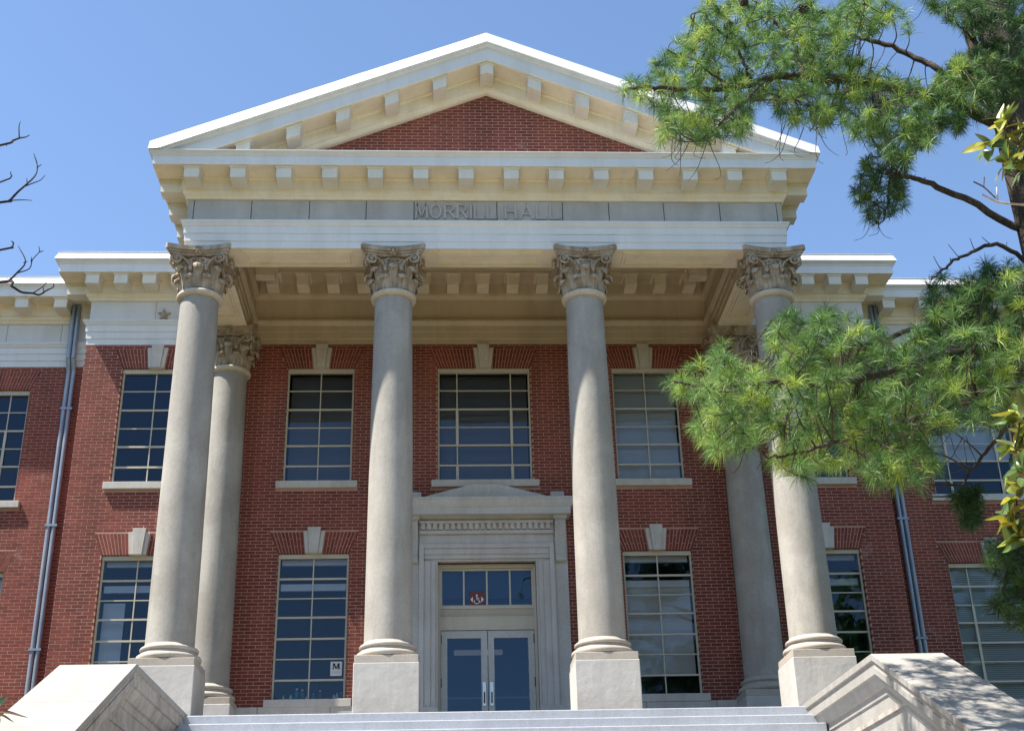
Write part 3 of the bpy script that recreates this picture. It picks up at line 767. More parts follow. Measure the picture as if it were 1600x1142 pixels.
# soffit boards and sunk panels
XI, YI = XF-.724, YA+.724
def panel(mb, x0, x1, y0, y1, z):
    """raised frame moulding with a sunk field on an underside at height z"""
    for i, (w_, d_) in enumerate(((.05, .030), (.035, .050))):
        e = .055*i
        a0, a1, c0, c1 = x0+e, x1-e, y0+e, y1-e
        mb.box(a0, a1, c0, c0+w_, z-d_, z-.001); mb.box(a0, a1, c1-w_, c1, z-d_, z-.001)
        mb.box(a0, a0+w_, c0+w_, c1-w_, z-d_, z-.001); mb.box(a1-w_, a1, c0+w_, c1-w_, z-d_, z-.001)
sof = MB(); sof.box(-XF+.002, XF-.002, YA+.002, YI-.002, ZAB, ZAB+.05); sof.box(-XF+.002, -XI-.002, YI-.002, D, ZAB+.0, ZAB+.05); sof.box(XI+.002, XF-.002, YI-.002, D, ZAB, ZAB+.05)
so = obj('beam_soffit', sof, 'paint_bounce', hall)
for i in range(3):
    xc = (COLX[i]+COLX[i+1])/2; mb = MB(); panel(mb, xc-1.03, xc+1.03, YA+.10, YI-.09, ZAB); obj('soffit_panel', mb, 'paint_bounce', so)
for sx in (-1, 1):
    mb = MB(); panel(mb, min(sx*(XF-.1), sx*(XI+.1)), max(sx*(XF-.1), sx*(XI+.1)), .72, 2.42, ZAB); obj('soffit_panel', mb, 'paint_bounce', so)
# inner faces of the beams and back wall entablature
PI_ = [(-XI, YI), (-XI, D-.02), (XI, D-.02), (XI, YI)]
INN = [(0, ZAB-.002), (.0, 8.73), (.018, 8.735), (.018, 8.89), (.036, 8.895), (.036, 9.03), (.06, 9.05), (.10, 9.11), (.10, 9.155), (.0, 9.17), (0, 9.68), (.03, 9.69), (.09, 9.74), (.10, 9.79), (.10, 10.03), (.12, ZSOF+.03)]
inn = obj('inner_entablature', MB().sweep(PI_, INN, closed=True), 'paint_inner_shade', hall)
mb = MB(); mb.box(-XI-.2, XI+.2, YI-.2, D+.1, ZSOF+.05, ZSOF+.2)
clg = obj('portico_ceiling', mb, 'paint_inner_shade', hall)
fr = MB()
for (x0, x1, y0, y1) in ((-XI+.1, XI-.1, YI+.1, YI+.55), (-XI+.1, XI-.1, D-.57, D-.12), (-XI+.1, -XI+.55, YI+.55, D-.57), (XI-.55, XI-.1, YI+.55, D-.57)): fr.box(x0, x1, y0, y1, ZSOF+.01, ZSOF+.048)
obj('ceiling_border', fr, 'paint_inner_shade', clg)
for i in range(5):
    xc = -3.36+i*1.68; mb = MB(); panel(mb, xc-.72, xc+.72, YI+.72, D-.75, ZSOF+.05); obj('ceiling_coffer', mb, 'paint_inner_shade', clg)
IMOD = modillion(MB(), 0, .26, (.09, .50), 9.80, ZSOF+.008, .045).mesh('modillion', 'paint_bounce')
for i in range(15):
    x = -4.56+i*.6514
    o = link('modillion', IMOD, inn); o.location = (x, D-.02, 0)
for sx in (-1, 1):
    for i in range(4):
        o = link('modillion', IMOD, inn); o.location = (sx*XI, YI+.75+i*.62, 0); o.rotation_euler = (0, 0, math.pi/2 if sx < 0 else -math.pi/2)

# ------------------------------------------------------------------ pavilion and wing entablature
for sx in (-1, 1):
    path = [(-17, DW), (-XP, DW), (-XP, D), (-XF-.002, D)]
    if sx > 0: path = [(-x, y) for x, y in reversed(path)]
    obj('architrave', MB().sweep(path, [(-.05, ZAB), (.004, ZAB)]+[(o_+.006, z) for o_, z in ARCH[1:]]), 'paint_skylit', hall)
    fz = obj('frieze', MB().sweep(path, [(-.03, 9.17), (-.03, ZFR1)]), 'dark_void', hall)
    pc = obj('cornice', MB().sweep(path, BED+CORONA[1:5]), 'paint_bounce', hall)
    obj('fascia', MB().sweep(path, CORONA[4:]+CROWN[1:]), 'paint_skylit', pc)
    def pan(xa, xb, Y): obj('frieze_panel', MB().box(min(sx*xa, sx*xb)+.006, max(sx*xa, sx*xb)-.006, Y-.008+rng.uniform(-.002, .002), Y+.029, 9.178, ZFR1-.006), 'frieze_pale', fz, bevel=.004)
    for xa, xb in ((XP, 7.11), (7.11, XF)): pan(xa, xb, D)
    xw = 17.0
    for xa, xb in ((8.55, 9.42), (9.42, 10.62), (10.62, 11.9), (11.9, 13.2), (13.2, 14.5), (14.5, 15.8), (15.8, 17)): pan(xa, xb, DW)
    obj('frieze_panel', MB().box(min(sx*(XP+.006), sx*(XP-.029)), max(sx*(XP+.006), sx*(XP-.029)), D+.03, DW, 9.178, ZFR1-.006), 'frieze_pale', fz)
    for i in range(5): place_mod(sx*(8.40-i*.605), D, 0, pc)
    for i in range(9): place_mod(sx*(9.36+i*.853), DW, 0, pc)
    place_mod(sx*XP, D+.12, (math.pi*1.5 if sx < 0 else math.pi/2), pc)
# star anchor plate
mb = MB(); cx, cz = -6.92, 9.31; pts = []
for i in range(10):
    a = math.pi/2+i*math.pi/5; r_ = .15 if i % 2 == 0 else .066; pts.append((cx+r_*math.cos(a), cz+r_*math.sin(a)))
mb.prism_xz(pts, D-.06, D-.008); mb.tube([(cx, D-.09, cz), (cx, D-.06, cz)], [.03, .05], 10)
obj('star_anchor', mb, 'capital_stone', hall)

# ------------------------------------------------------------------ downpipes
def downpipe(sx):
    mb = MB(); xc = sx*9.085
    def seg(p, q, w_=.105):
        for o_ in (-.055, .055):
            mb.tube([(p[0]+o_, p[1], p[2]), (q[0]+o_, q[1], q[2])], w_*.5, 10)
        d = .02
        mb.hexa([(q[0]-.10, q[1]+d, q[2]), (q[0]+.10, q[1]+d, q[2]), (q[0]+.10, q[1]+.05, q[2]), (q[0]-.10, q[1]+.05, q[2]), (p[0]-.10, p[1]+d, p[2]), (p[0]+.10, p[1]+d, p[2]), (p[0]+.10, p[1]+.05, p[2]), (p[0]-.10, p[1]+.05, p[2])])
    a, b_, c_, d_ = (sx*9.11, DW-.17, 10.06), (sx*9.095, DW-.17, 8.72), (sx*9.07, DW-.085, 8.45), (sx*9.05, DW-.085, -3.0)
    seg(a, b_); seg(b_, c_); seg(c_, d_)
    p = obj('downpipe', mb, 'pipe_metal', hall, smooth=False, auto=40)
    for z in (7.55, 4.9, 2.3, -.4): obj('pipe_strap', MB().box(sx*9.06-.125, sx*9.06+.125, DW-.145, DW-.01, z-.025, z+.025), 'pipe_metal', p)
for sx in (-1, 1): downpipe(sx)

# ------------------------------------------------------------------ doorway
ds = MB(); YD = D-.15
surround = MB()
for sx in (-1, 1):
    for (xa, xb, y) in ((.985, 1.03, YD+.05), (1.03, 1.13, YD+.02), (1.13, 1.26, YD), (1.26, 1.36, YD-.03)): surround.box(min(sx*xa, sx*xb), max(sx*xa, sx*xb), y, D+.02, .82 if False else -.05, 3.715 if xa < 1.2 else 4.06)
    surround.box(min(sx*1.36, sx*1.635), max(sx*1.36, sx*1.635), YD+.06, D+.02, -.05, 4.6)
for (za, zb, y) in ((3.715, 3.76, YD+.05), (3.76, 3.85, YD+.02), (3.85, 3.97, YD), (3.97, 4.06, YD-.03)): surround.box(-1.258, 1.258, y, D+.02, za, zb)
surround.box(-1.358, 1.358, YD+.03, D+.02, 4.06, 4.27)          # plain frieze
sr = obj('door_surround', surround, 'door_stone', hall, bevel=.006)
mb = MB(); mb.box(-1.36, 1.36, YD-.03, D, 4.27, 4.34); mb.box(-1.36, 1.36, YD+.0, D, 4.34, 4.53)
for i in range(22):
    x = -1.262+i*(2.484/20.6)-.02
    if x < 1.3: mb.box(x-.036, x+.036, YD-.07, YD, 4.355, 4.475)
mb.box(-1.36, 1.36, YD-.085, D, 4.475, 4.53)
obj('dentil_course', mb, 'door_stone', sr)
mb = MB().sweep([(-1.40, D), (-1.40, YD), (1.40, YD), (1.40, D)], [(0, 4.53), (.02, 4.56), (.10, 4.60), (.30, 4.60), (.30, 4.735), (.315, 4.745), (.35, 4.80), (.37, 4.88), (.385, 4.89), (.385, 4.935), (-.1, 4.965)])
obj('door_cornice', mb, 'door_stone', sr)
mb = MB(); mb.prism_xz([(-1.32, 4.95), (1.32, 4.95), (1.32, 5.02), (.28, 5.30), (-.28, 5.30), (-1.32, 5.02)], D-.26, D+.02)
for sx in (-1, 1): mb.box(min(sx*1.325, sx*1.60), max(sx*1.325, sx*1.60), D-.27, D+.02, 4.95, 5.13)
obj('door_pediment', mb, 'door_stone', sr, bevel=.006)
for sx in (-1, 1):                                             # scrolled consoles
    pr = []; y0 = YD+.06
    prof = [(0, 3.70), (-.05, 3.68), (-.09, 3.71), (-.10, 3.77), (-.085, 3.83), (-.06, 3.87), (-.07, 4.0), (-.10, 4.15), (-.15, 4.28), (-.205, 4.38), (-.225, 4.46), (-.205, 4.53), (0, 4.53)]
    mb = MB(); a_, b_ = min(sx*1.385, sx*1.60), max(sx*1.385, sx*1.60)
    poly = [(y0+y, z) for y, z in prof]; mb.prism_yz(poly, a_, b_)
    for e in (a_+.035, (a_+b_)/2, b_-.035): mb.prism_yz([(y0+y*1.05-.012, z) for y, z in prof[3:-1]]+[(y0, 4.5), (y0, 3.8)], e-.016, e+.016)
    mb.box(a_-.03, b_+.03, y0-.26, D, 4.53, 4.60)
    obj('console_bracket', mb, 'door_stone', sr)
for sx in (-1, 1): obj('jamb_base', MB().box(min(sx*.975, sx*1.645), max(sx*.975, sx*1.645), YD-.04, D+.02, -.05, .84), 'sill_stone', sr, bevel=.008)
# painted timber frame, transom and doors
YT = D+.16
fr = MB(); fr.box(-.985, -.93, YT-.06, YT+.1, -.04, 3.71); fr.box(.93, .985, YT-.06, YT+.1, -.04, 3.71); fr.box(-.93, .93, YT-.06, YT+.1, 3.63, 3.71)
fr.box(-.93, .93, YT-.03, YT+.1, 2.38, 2.845)
fr.box(-.93, .93, YT-.055, YT-.03, 2.80, 2.845); fr.box(-.93, .93, YT-.05, YT-.03, 2.66, 2.675)
for i in range(52): fr.box(-.915+i*.0355, -.915+i*.0355+.02, YT-.052, YT-.03, 2.685, 2.785)
fr.box(-.93, .93, D+.34, D+.36, 0, 3.7) if False else None
frame = obj('door_frame', fr, 'paint_trim', hall)
tf = MB(); tx = [-.93, -.465, 0, .465, .93]
tf.box(-.93, .93, YT-.02, YT+.05, 2.847, 2.88); tf.box(-.93, .93, YT-.02, YT+.05, 3.585, 3.628)
for x in tx: tf.box(max(-.93, x-.016) if x > -.9 else -.93, min(.93, x+.016) if x < .9 else .93, YT-.018, YT+.048, 2.88, 3.585) if abs(x) < .9 else tf.box(min(x, x-.03*math.copysign(1, x)), max(x, x-.03*math.copysign(1, x)), YT-.018, YT+.048, 2.88, 3.585)
tw = obj('transom_window', tf, 'paint_trim', hall)
for a_, b_ in ((-.90, -.481), (-.449, -.016), (.016, .449), (.481, .90)): obj('pane', MB().box(a_-.003, b_+.003, YT+.01, YT+.016, 2.878, 3.588), 'door_glass', tw)
obj('roller_shade', MB().box(-.92, .92, YT+.22, YT+.226, 3.08, 3.7), 'shade_cloth', tw)
for sx in (-1, 1):
    a_, b_ = (-.925, -.006) if sx < 0 else (.006, .925); dz0, dz1 = 0.0, 2.372
    d = MB(); i0, i1 = ((-.80, -.135) if sx < 0 else (.125, .80))
    d.box(a_, i0, YT, YT+.05, dz0, dz1); d.box(i1, b_, YT, YT+.05, dz0, dz1); d.box(i0, i1, YT, YT+.05, 2.22, dz1); d.box(i0, i1, YT, YT+.05, dz0, .28)
    lf = obj('door', d, 'paint_grey', hall, bevel=.004, label='left glazed door leaf' if sx < 0 else 'right glazed door leaf')
    obj('pane', MB().box(i0-.004, i1+.004, YT+.02, YT+.026, .276, 2.224), 'door_glass', lf)
    obj('push_bar', MB().box(i0-.02, i1+.02, YT+.075, YT+.10, 1.055, 1.085), 'steel', lf)
    hx = -.08 if sx < 0 else .065
    hb = MB(); hb.box(hx-.036, hx+.036, YT-.012, YT, .90, 1.36); obj('handle_plate', hb, 'steel', lf, bevel=.004)
    ht = MB(); ht.tube([(hx, YT-.012, 1.16), (hx, YT-.06, 1.15), (hx, YT-.065, 1.05), (hx, YT-.06, .97), (hx, YT-.012, .96)], .013, 8); obj('handle', ht, 'black_metal', lf, smooth=True)
    for z in (2.2, 1.35, .3): obj('hinge', MB().box(sx*.925-.014, sx*.925+.014, YT-.022, YT-.001, z-.09, z+.09), 'black_metal', lf)
# lamp inside the vestibule
lamp = MB(); lamp.box(-.65, .40, 6.3, 6.5, 2.45, 2.53)
tag(obj('ceiling_lamp', lamp, 'tube_lamp', bevel=.01), 'long glowing ceiling lamp seen through the glass of the doors', 'lamp')
mb = MB(); mb.box(-.03, .03, 6.36, 6.44, 2.53, 4.4)
obj('lamp_stem', mb, 'steel', [o for o in COL.objects if o.name == 'ceiling_lamp'][0])

# ------------------------------------------------------------------ porch floor, steps, cheek walls
XS = 4.89; NST = 16; RI, TR, YE = .185, .33, -.87
steps = thing('entrance_steps', 'wide flight of grey painted steps between the stone cheek walls', 'steps')
mb = MB(); mb.box(-5.95, 5.95, YE+.03, D-.1, -.4, FLOOR); obj('porch_floor', mb, 'porch_paint', steps, bevel=.01)
for i in range(NST):
    z1 = FLOOR-.003-i*RI; y0 = YE-i*TR
    mb = MB(); xs_ = np.linspace(-XS-.10, XS+.10, 4)
    mb.box(-XS-.12, XS+.12, y0, YE+.05+.4 if i == 0 else y0+TR+.25, z1-RI-.06, z1)
    mb.box(-XS-.12, XS+.12, y0-.022, y0, z1-.05, z1) if False else None
    obj('step', mb, 'step_paint', steps, bevel=.014)
CAPP = [(0, 0), (0, -.09), (.03, -.097), (.03, -.172), (.018, -.176), (.018, -.27), (.05, -.28), (.07, -.34), (.115, -.43), (.15, -.445), (.15, -.54), (.185, -.55)]
def cheek(sx):
    t = thing('stair_cheek_wall', 'white stone cheek wall left of the steps, its sloping cap in full sun' if sx < 0 else 'stone cheek wall right of the steps, its cap dappled by pine shadow', 'wall', group=None)
    a_, b_ = sx*XS, sx*5.885
    yb, yk, sl = -.56, -4.40, .497; ye = -9.4; ze = (ye-yk)*sl
    def strip(mb, prof, xin):
        """profile along the top line: back end -> break -> low end"""
        line = [(yb, 0.0), (yk, 0.0), (ye, ze)]
        vs = []
        for y, z in line:
            for o_, h in prof: vs.append((xin+(sx if xin*sx < 5.2 else -sx)*o_, y, z+h))
        k = len(prof)
        for i in range(2):
            for j in range(k-1): mb.f.append(tuple(len(mb.v)+q for q in (i*k+j, (i+1)*k+j, (i+1)*k+j+1, i*k+j+1)))
        mb.v.extend(vs)
    n_ = 6; ls = []
    # cap top in slabs with open joints
    top = MB(); inn_x, out_x = a_, b_
    segs = [(yb, yk, 0)]+[]
    mbt = MB(); lo, hi = min(a_, b_), max(a_, b_)
    mbt.box(lo, hi, yk+.001, yb, -.09, 0)
    cp = obj('cap_stone', mbt, 'cheek_stone', t, bevel=.006)
    L_ = [yk, -5.95, -7.7, ye]
    for p, q in zip(L_, L_[1:]):
        m2 = MB(); zp, zq = (p-yk)*sl, (q-yk)*sl; e = .004
        m2.hexa([(lo, q+e, zq-.09+e*sl), (hi, q+e, zq-.09+e*sl), (hi, p-e, zp-.09-e*sl), (lo, p-e, zp-.09-e*sl), (lo, q+e, zq+e*sl), (hi, q+e, zq+e*sl), (hi, p-e, zp-e*sl), (lo, p-e, zp-e*sl)])
        obj('cap_stone', m2, 'cheek_stone', t, bevel=.005)
    m3 = MB(); strip(m3, CAPP[1:], a_); strip(m3, CAPP[1:], b_)
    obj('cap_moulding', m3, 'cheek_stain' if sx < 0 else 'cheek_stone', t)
    # wall body
    m4 = MB(); lo2, hi2 = min(a_+sx*.17, b_-sx*.17), max(a_+sx*.17, b_-sx*.17)
    m4.prism_yz([(yb, -3.2), (yb, -.05), (yk, -.05), (ye, ze-.05), (ye, -5.2)], lo2, hi2)
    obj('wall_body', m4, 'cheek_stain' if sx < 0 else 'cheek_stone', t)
    m5 = MB(); xx_ = a_+sx*.17
    m5.box(min(xx_-sx*.03, xx_+sx*.02), max(xx_-sx*.03, xx_+sx*.02), -5.2, yb, -.80, -.74)
    for zc, ys_ in ((-.66, (-1.7, -2.9, -4.1)),):
        pass
    obj('string_course', m5, 'cheek_stain', t)
    # base block under the outer column
    m6 = MB(); m6.box(min(sx*4.80, sx*6.0), max(sx*4.80, sx*6.0), -.56, D-.1, -3.2, FLOOR-.005); obj('porch_base', m6, 'pedestal_stone', t)
    return t
cheek(-1); cheek(1)

# ------------------------------------------------------------------ small things at the windows
def wordquad(): pass
sg = MB(); sg.box(-.356, -.05, YT-.004, YT+.004, 2.868, 3.17)
sign = tag(obj('accessibility_sign', sg, 'sign_maroon'), 'square maroon wheelchair access sign in the transom above the doors', 'sign')
sm = MB(); ys0, ys1 = YT-.007, YT-.0045; cx, cz = -.20, 3.0
def P2(pts): sm.prism_xz(pts, ys0, ys1)
for s_ in (-1, 1): P2([(cx+s_*.135, cz), (cx+s_*.085, cz-.06), (cx+s_*.085, cz+.06)] if s_ < 0 else [(cx+.135, cz), (cx+.085, cz+.06), (cx+.085, cz-.06)])
def bar2(p, q, w_):
    p, q = Vector(p), Vector(q); d = (q-p).normalized(); nn = Vector((-d.y, d.x))*w_/2; P2([tuple(p-nn), tuple(q-nn), tuple(q+nn), tuple(p+nn)])
for i in range(14):
    t0, t1 = R(150+i*18.5), R(150+(i+1)*18.5); c0 = (cx-.008, cz-.035); r_ = .058
    P2([(c0[0]+(r_-.014)*math.cos(t0), c0[1]+(r_-.014)*math.sin(t0)), (c0[0]+r_*math.cos(t0), c0[1]+r_*math.sin(t0)), (c0[0]+r_*math.cos(t1), c0[1]+r_*math.sin(t1)), (c0[0]+(r_-.014)*math.cos(t1), c0[1]+(r_-.014)*math.sin(t1))])
P2([(cx-.005+.018*math.cos(a), cz+.085+.018*math.sin(a)) for a in np.linspace(0, 2*math.pi, 11)[:-1]])
bar2((cx-.005, cz+.07), (cx-.003, cz-.01), .018); bar2((cx-.01, cz-.005), (cx+.045, cz-.01), .017); bar2((cx+.042, cz-.005), (cx+.062, cz-.065), .017); bar2((cx-.005, cz+.035), (cx+.04, cz+.03), .013)
obj('wheelchair_symbol', sm, 'white_print', sign)
# notice with a letter M in the lower left portico window
yn = D+.085+.03-.006
pu = lambda u, v: onY(u, v, yn)
a_, b_ = pu(400+427/3.685, 820+868/3.685), pu(400+496/3.685, 820+785/3.685)
nb = MB(); nb.box(a_.x, b_.x, yn-.002, yn, a_.z, b_.z); notice = tag(obj('paper_notice', nb, 'paper'), 'white paper notice with a black letter M taped inside the window', 'notice')
lm = MB(); w_, h_ = b_.x-a_.x, b_.z-a_.z; x0, z0 = a_.x+.16*w_, a_.z+.50*h_; x1, z1 = b_.x-.16*w_, a_.z+.88*h_
def P3_(pts): lm.prism_xz(pts, yn-.0045, yn-.0025)
P3_([(x0+.01, z0), (x0+.028, z0), (x0+.028, z1), (x0+.01, z1)]); P3_([(x1-.045, z0), (x1-.01, z0), (x1-.01, z1), (x1-.045, z1)])
xm = (x0+x1)/2; P3_([(x0+.005, z1), (xm-.012, z0), (xm+.014, z0), (x0+.045, z1)]); P3_([(xm-.008, z0), (xm+.010, z0), (x1-.02, z1), (x1-.045, z1)])
for xa, xb in ((x0-.01, x0+.045), (x1-.06, x1+.006)): P3_([(xa, z0-.006), (xb, z0-.006), (xb, z0+.004), (xa, z0+.004)])
obj('letter', lm, 'black_print', notice)
lm = MB()
for k in range(3): P3_([(x0, a_.z+h_*(.15+.09*k)), (x1-.05*(k == 0), a_.z+h_*(.15+.09*k)), (x1-.05*(k == 0), a_.z+h_*(.18+.09*k)), (x0, a_.z+h_*(.18+.09*k))])
obj('small_print', lm, 'paint_grey', notice)
# bottles on the inner sill
bt = [(158, .10, .022, 'white_plastic', 'tiny white bottle at the left end of the window sill'), (200, .11, .032, 'paper', 'squat white jar beside the teal bottles on the window sill'), (233, .23, .042, 'teal_glass', 'taller teal bottle on the left half of the window sill'), (265, .21, .042, 'green_plastic', 'green bottle right of the tall teal bottle on the window sill'),
      (290, .07, .03, 'white_plastic', 'small pale tub left of the window bar on the sill'), (330, .13, .03, 'teal_glass', 'short teal bottle right of the window bar on the sill'), (368, .19, .03, 'amber_plastic', 'dark red bottle on the right half of the window sill'), (448, .10, .03, 'paper', 'pale jar third from the right on the window sill'), (466, .13, .026, 'white_plastic', 'white bottle second from the right on the window sill'), (488, .14, .028, 'amber_plastic', 'dark red bottle at the right end of the window sill')]
for zx, h_, r_, mt, lb in bt:
    p = onY(400+zx/3.685, 1088, D+.25); mb = MB()
    mb.lathe(p.x, D+.25, [(0, ZL0+.035), (r_, ZL0+.035), (r_, ZL0+.035+h_*.62), (r_*.8, ZL0+.035+h_*.72), (r_*.4, ZL0+.035+h_*.78), (r_*.4, ZL0+.035+h_*.86)], 16)
    o = tag(obj('bottle', mb, mt, smooth=True), lb, 'bottle', 'bottles on the window sill')
    c_ = MB(); c_.lathe(p.x, D+.25, [(r_*.5, ZL0+.035+h_*.85), (r_*.5, ZL0+.035+h_), (0, ZL0+.035+h_)], 12); obj('bottle_cap', c_, 'white_plastic', o)
mb = MB(); mb.box(-3.48-.70, -3.48+.70, D+.15, D+.34, ZL0-.03, ZL0+.03); obj('inner_sill', mb, 'plaster', hall)

# ------------------------------------------------------------------ trees
def zpx(box, scale, pts): return [(box[0]+x/scale, box[1]+y/scale) for x, y in pts]
def inside(p, poly):
    x, y = p; c = False; j = len(poly)-1
    for i in range(len(poly)):
        xi, yi = poly[i]; xj, yj = poly[j]
        if (yi > y) != (yj > y) and x < (xj-xi)*(y-yi)/(yj-yi)+xi: c = not c
        j = i
    return c
def curve(pts, n_=6):
    """Catmull-Rom through the points"""
    P = [Vector(p) for p in pts]; P = [P[0]*2-P[1]]+P+[P[-1]*2-P[-2]]; out = []
    for i in range(1, len(P)-2):
        for k in range(n_):
            t = k/n_; a, b_, c_, d_ = P[i-1], P[i], P[i+1], P[i+2]
            out.append(.5*((2*b_)+(c_-a)*t+(2*a-5*b_+4*c_-d_)*t*t+(3*b_-a-3*c_+d_)*t**3))
    out.append(P[-2]); return out
def rv(s_=1.0): return Vector((rng.gauss(0, s_), rng.gauss(0, s_), rng.gauss(0, s_)))

PX, PY = 7.06, -7.2
pine = thing('pine_tree', 'tall long-needled pine right of the steps, boughs reaching across the portico', 'tree')
pz0 = gz(PY)
tr = MB(); tp = [(PX+.05*math.sin(z*.7), PY+.05*math.cos(z*.5), z) for z in np.linspace(pz0-.2, 10.5, 24)]
tr.tube(tp, [.43-.20*(i/23) for i in range(24)], 16)
trunk = obj('trunk', tr, 'bark', pine, smooth=True)
ZB = ((940, 0), 2.424); ZL = ((1020, 380), 1.8417)
limbs = []; FAR_BOUGHS = []
def limb(pxs, Ys, r0, r1, name='limb', mat='bark', start=None, seg=8):
    pts = [onY(u, v, Y) for (u, v), Y in zip(pxs, Ys)]
    if start is not None: pts = [Vector(start)]+pts
    c = curve(pts, 6); n_ = len(c)
    c = [p+rv(.012) for p in c]
    m_ = MB(); m_.tube(c, [r0+(r1-r0)*(i/(n_-1))**.8 for i in range(n_)], seg)
    obj(name, m_, mat, pine, smooth=True); limbs.append((c, r0, r1)); return c
def lin(a_, b_, n_): return list(np.linspace(a_, b_, n_))
zt = lambda v: onY(1560, v, PY).z
Z1 = zpx(*ZB, [(1310, 385), (1100, 330), (900, 302), (750, 290), (620, 300), (500, 335), (300, 335), (160, 330), (90, 340)])
limb(Z1, lin(-7.2, -7.9, 9), .10, .018, start=(PX-.1, PY, onY(1560, 200, PY).z))
Z2 = zpx(*ZB, [(1400, 330), (1270, 260), (1150, 200), (1000, 150), (870, 130), (760, 150), (640, 190)])
limb(Z2, lin(-6.9, -6.2, 7), .07, .015, start=(PX-.08, PY+.1, onY(1560, 170, PY).z))
limb(zpx(*ZB, [(765, 285), (740, 200), (700, 120), (640, 70), (590, 10), (560, -40)]), lin(-7.5, -7.2, 6), .04, .012)
limb(zpx(*ZB, [(560, 310), (540, 240), (500, 170), (430, 110), (380, 40)]), lin(-7.7, -8.1, 5), .03, .010)
limb(zpx(*ZB, [(500, 335), (420, 280), (340, 230), (250, 190)]), lin(-7.8, -8.2, 4), .022, .008)
limb(zpx(*ZB, [(620, 300), (560, 370), (480, 440), (420, 500), (350, 540)]), lin(-7.7, -8.0, 5), .025, .008)
limb(zpx(*ZB, [(900, 305), (880, 380), (830, 450), (790, 500)]), lin(-7.4, -7.0, 4), .022, .008)
limb(zpx(*ZB, [(1200, 350), (1230, 400), (1180, 470), (1120, 560), (1090, 680), (1080, 800), (1050, 860)]), lin(-7.2, -6.7, 7), .035, .008)
limb(zpx(*ZB, [(1000, 150), (960, 60), (930, -20)]), lin(-6.5, -6.3, 3), .03, .015)
dead = limb(zpx(*ZB, [(1335, 735), (1200, 682), (1130, 665), (1075, 655)]), lin(-7.3, -7.5, 4), .055, .020, start=onY(*zpx(*ZB, [(1610, 880)])[0], -7.2)); limbs.pop()
dead2 = limb(zpx(*ZB, [(1500, 930), (1380, 965), (1300, 1015), (1250, 1060)]), lin(-7.3, -7.5, 4), .035, .012, start=onY(*zpx(*ZB, [(1640, 1010)])[0], -7.2)); limbs.pop()
# upper stems about the trunk head
limb(zpx(*ZB, [(1430, 330), (1400, 150), (1380, 30), (1360, -80)]), lin(-7.2, -7.4, 4), .10, .06, start=(PX, PY, onY(1550, 210, PY).z))
limb(zpx(*ZB, [(1480, 180), (1530, 60), (1560, -60)]), lin(-7.1, -6.9, 3), .07, .04, start=(PX-.02, PY, onY(1550, 190, PY).z))
limb(zpx(*ZB, [(1570, 330), (1600, 270), (1680, 170)]), lin(-7.2, -7.0, 3), .06, .03, start=(PX, PY, onY(1570, 180, PY).z))
# lower boughs
limb(zpx(*ZL, [(960, 300), (800, 330), (640, 380), (480, 400), (330, 400), (180, 410), (60, 400)]), lin(-7.5, -8.3, 7), .085, .014, start=(PX-.1, PY-.1, onY(1600, 520, PY).z))
limb(zpx(*ZL, [(1000, 420), (860, 470), (700, 520), (560, 560), (430, 600), (330, 620)]), lin(-8.0, -8.7, 6), .06, .012, start=(PX-.1, PY-.2, onY(1620, 600, PY).z))
limb(zpx(*ZL, [(1000, 300), (860, 240), (720, 260), (600, 290), (520, 240), (430, 230), (340, 220)]), lin(-7.0, -6.7, 7), .06, .012, start=(PX-.1, PY+.1, onY(1600, 500, PY).z))
limb(zpx(*ZL, [(1040, 520), (960, 600), (900, 680), (880, 770)]), lin(-6.8, -6.3, 4), .04, .010, start=(PX-.1, PY, onY(1640, 640, PY).z))
limb(zpx(*ZL, [(1090, 850), (1040, 900), (1010, 980), (1000, 1060)]), lin(-7.0, -6.9, 4), .035, .010, start=(PX-.1, PY, onY(1680, 800, PY).z))

for z, a, L_ in ((3.2, .2, 2.4), (4.6, -.5, 2.6), (6.0, .6, 2.3), (7.4, -.2, 2.1), (8.6, .4, 1.8)):   # boughs on the far side of the trunk
    e = Vector((PX+L_*math.cos(a), PY+L_*math.sin(a), z+.3)); c = curve([(PX, PY, z-.3), ((PX+e.x)/2, (PY+e.y)/2, z+.15), e], 6); m_ = MB(); m_.tube(c, [.06*(1-.8*i/(len(c)-1)) for i in range(len(c))], 8)
    obj('limb', m_, 'bark', pine, smooth=True); limbs.append((c, .06, .012)); FAR_BOUGHS.append(c)
UPM = zpx(*ZB, [(50,330),(110,270),(180,215),(250,180),(300,120),(320,60),(310,-20),(600,-40),(900,-30),(1160,-10),(1190,130),(1150,160),(1120,90),(1060,110),(1010,150),(940,180),(1060,230),(1110,280),(1250,300),(1330,200),(1400,160),(1500,200),(1480,330),(1400,440),(1290,430),(1310,520),(1250,590),(1190,570),(1180,640),(1100,640),(1040,560),(960,540),(900,480),(820,520),(740,480),(640,450),(600,400),(570,480),(600,520),(540,530),(480,540),(400,560),(330,545),(260,560),(190,555),(210,470),(160,400),(60,380)])
HNG = zpx(*ZB, [(910,680),(960,640),(1000,560),(1130,540),(1190,560),(1170,700),(1160,800),(1090,830),(1050,890),(990,880),(980,800),(920,740)])
TOP = zpx(*ZB, [(1190,-40),(1700,-60),(1700,120),(1590,200),(1480,230),(1400,180),(1350,110),(1250,90)])
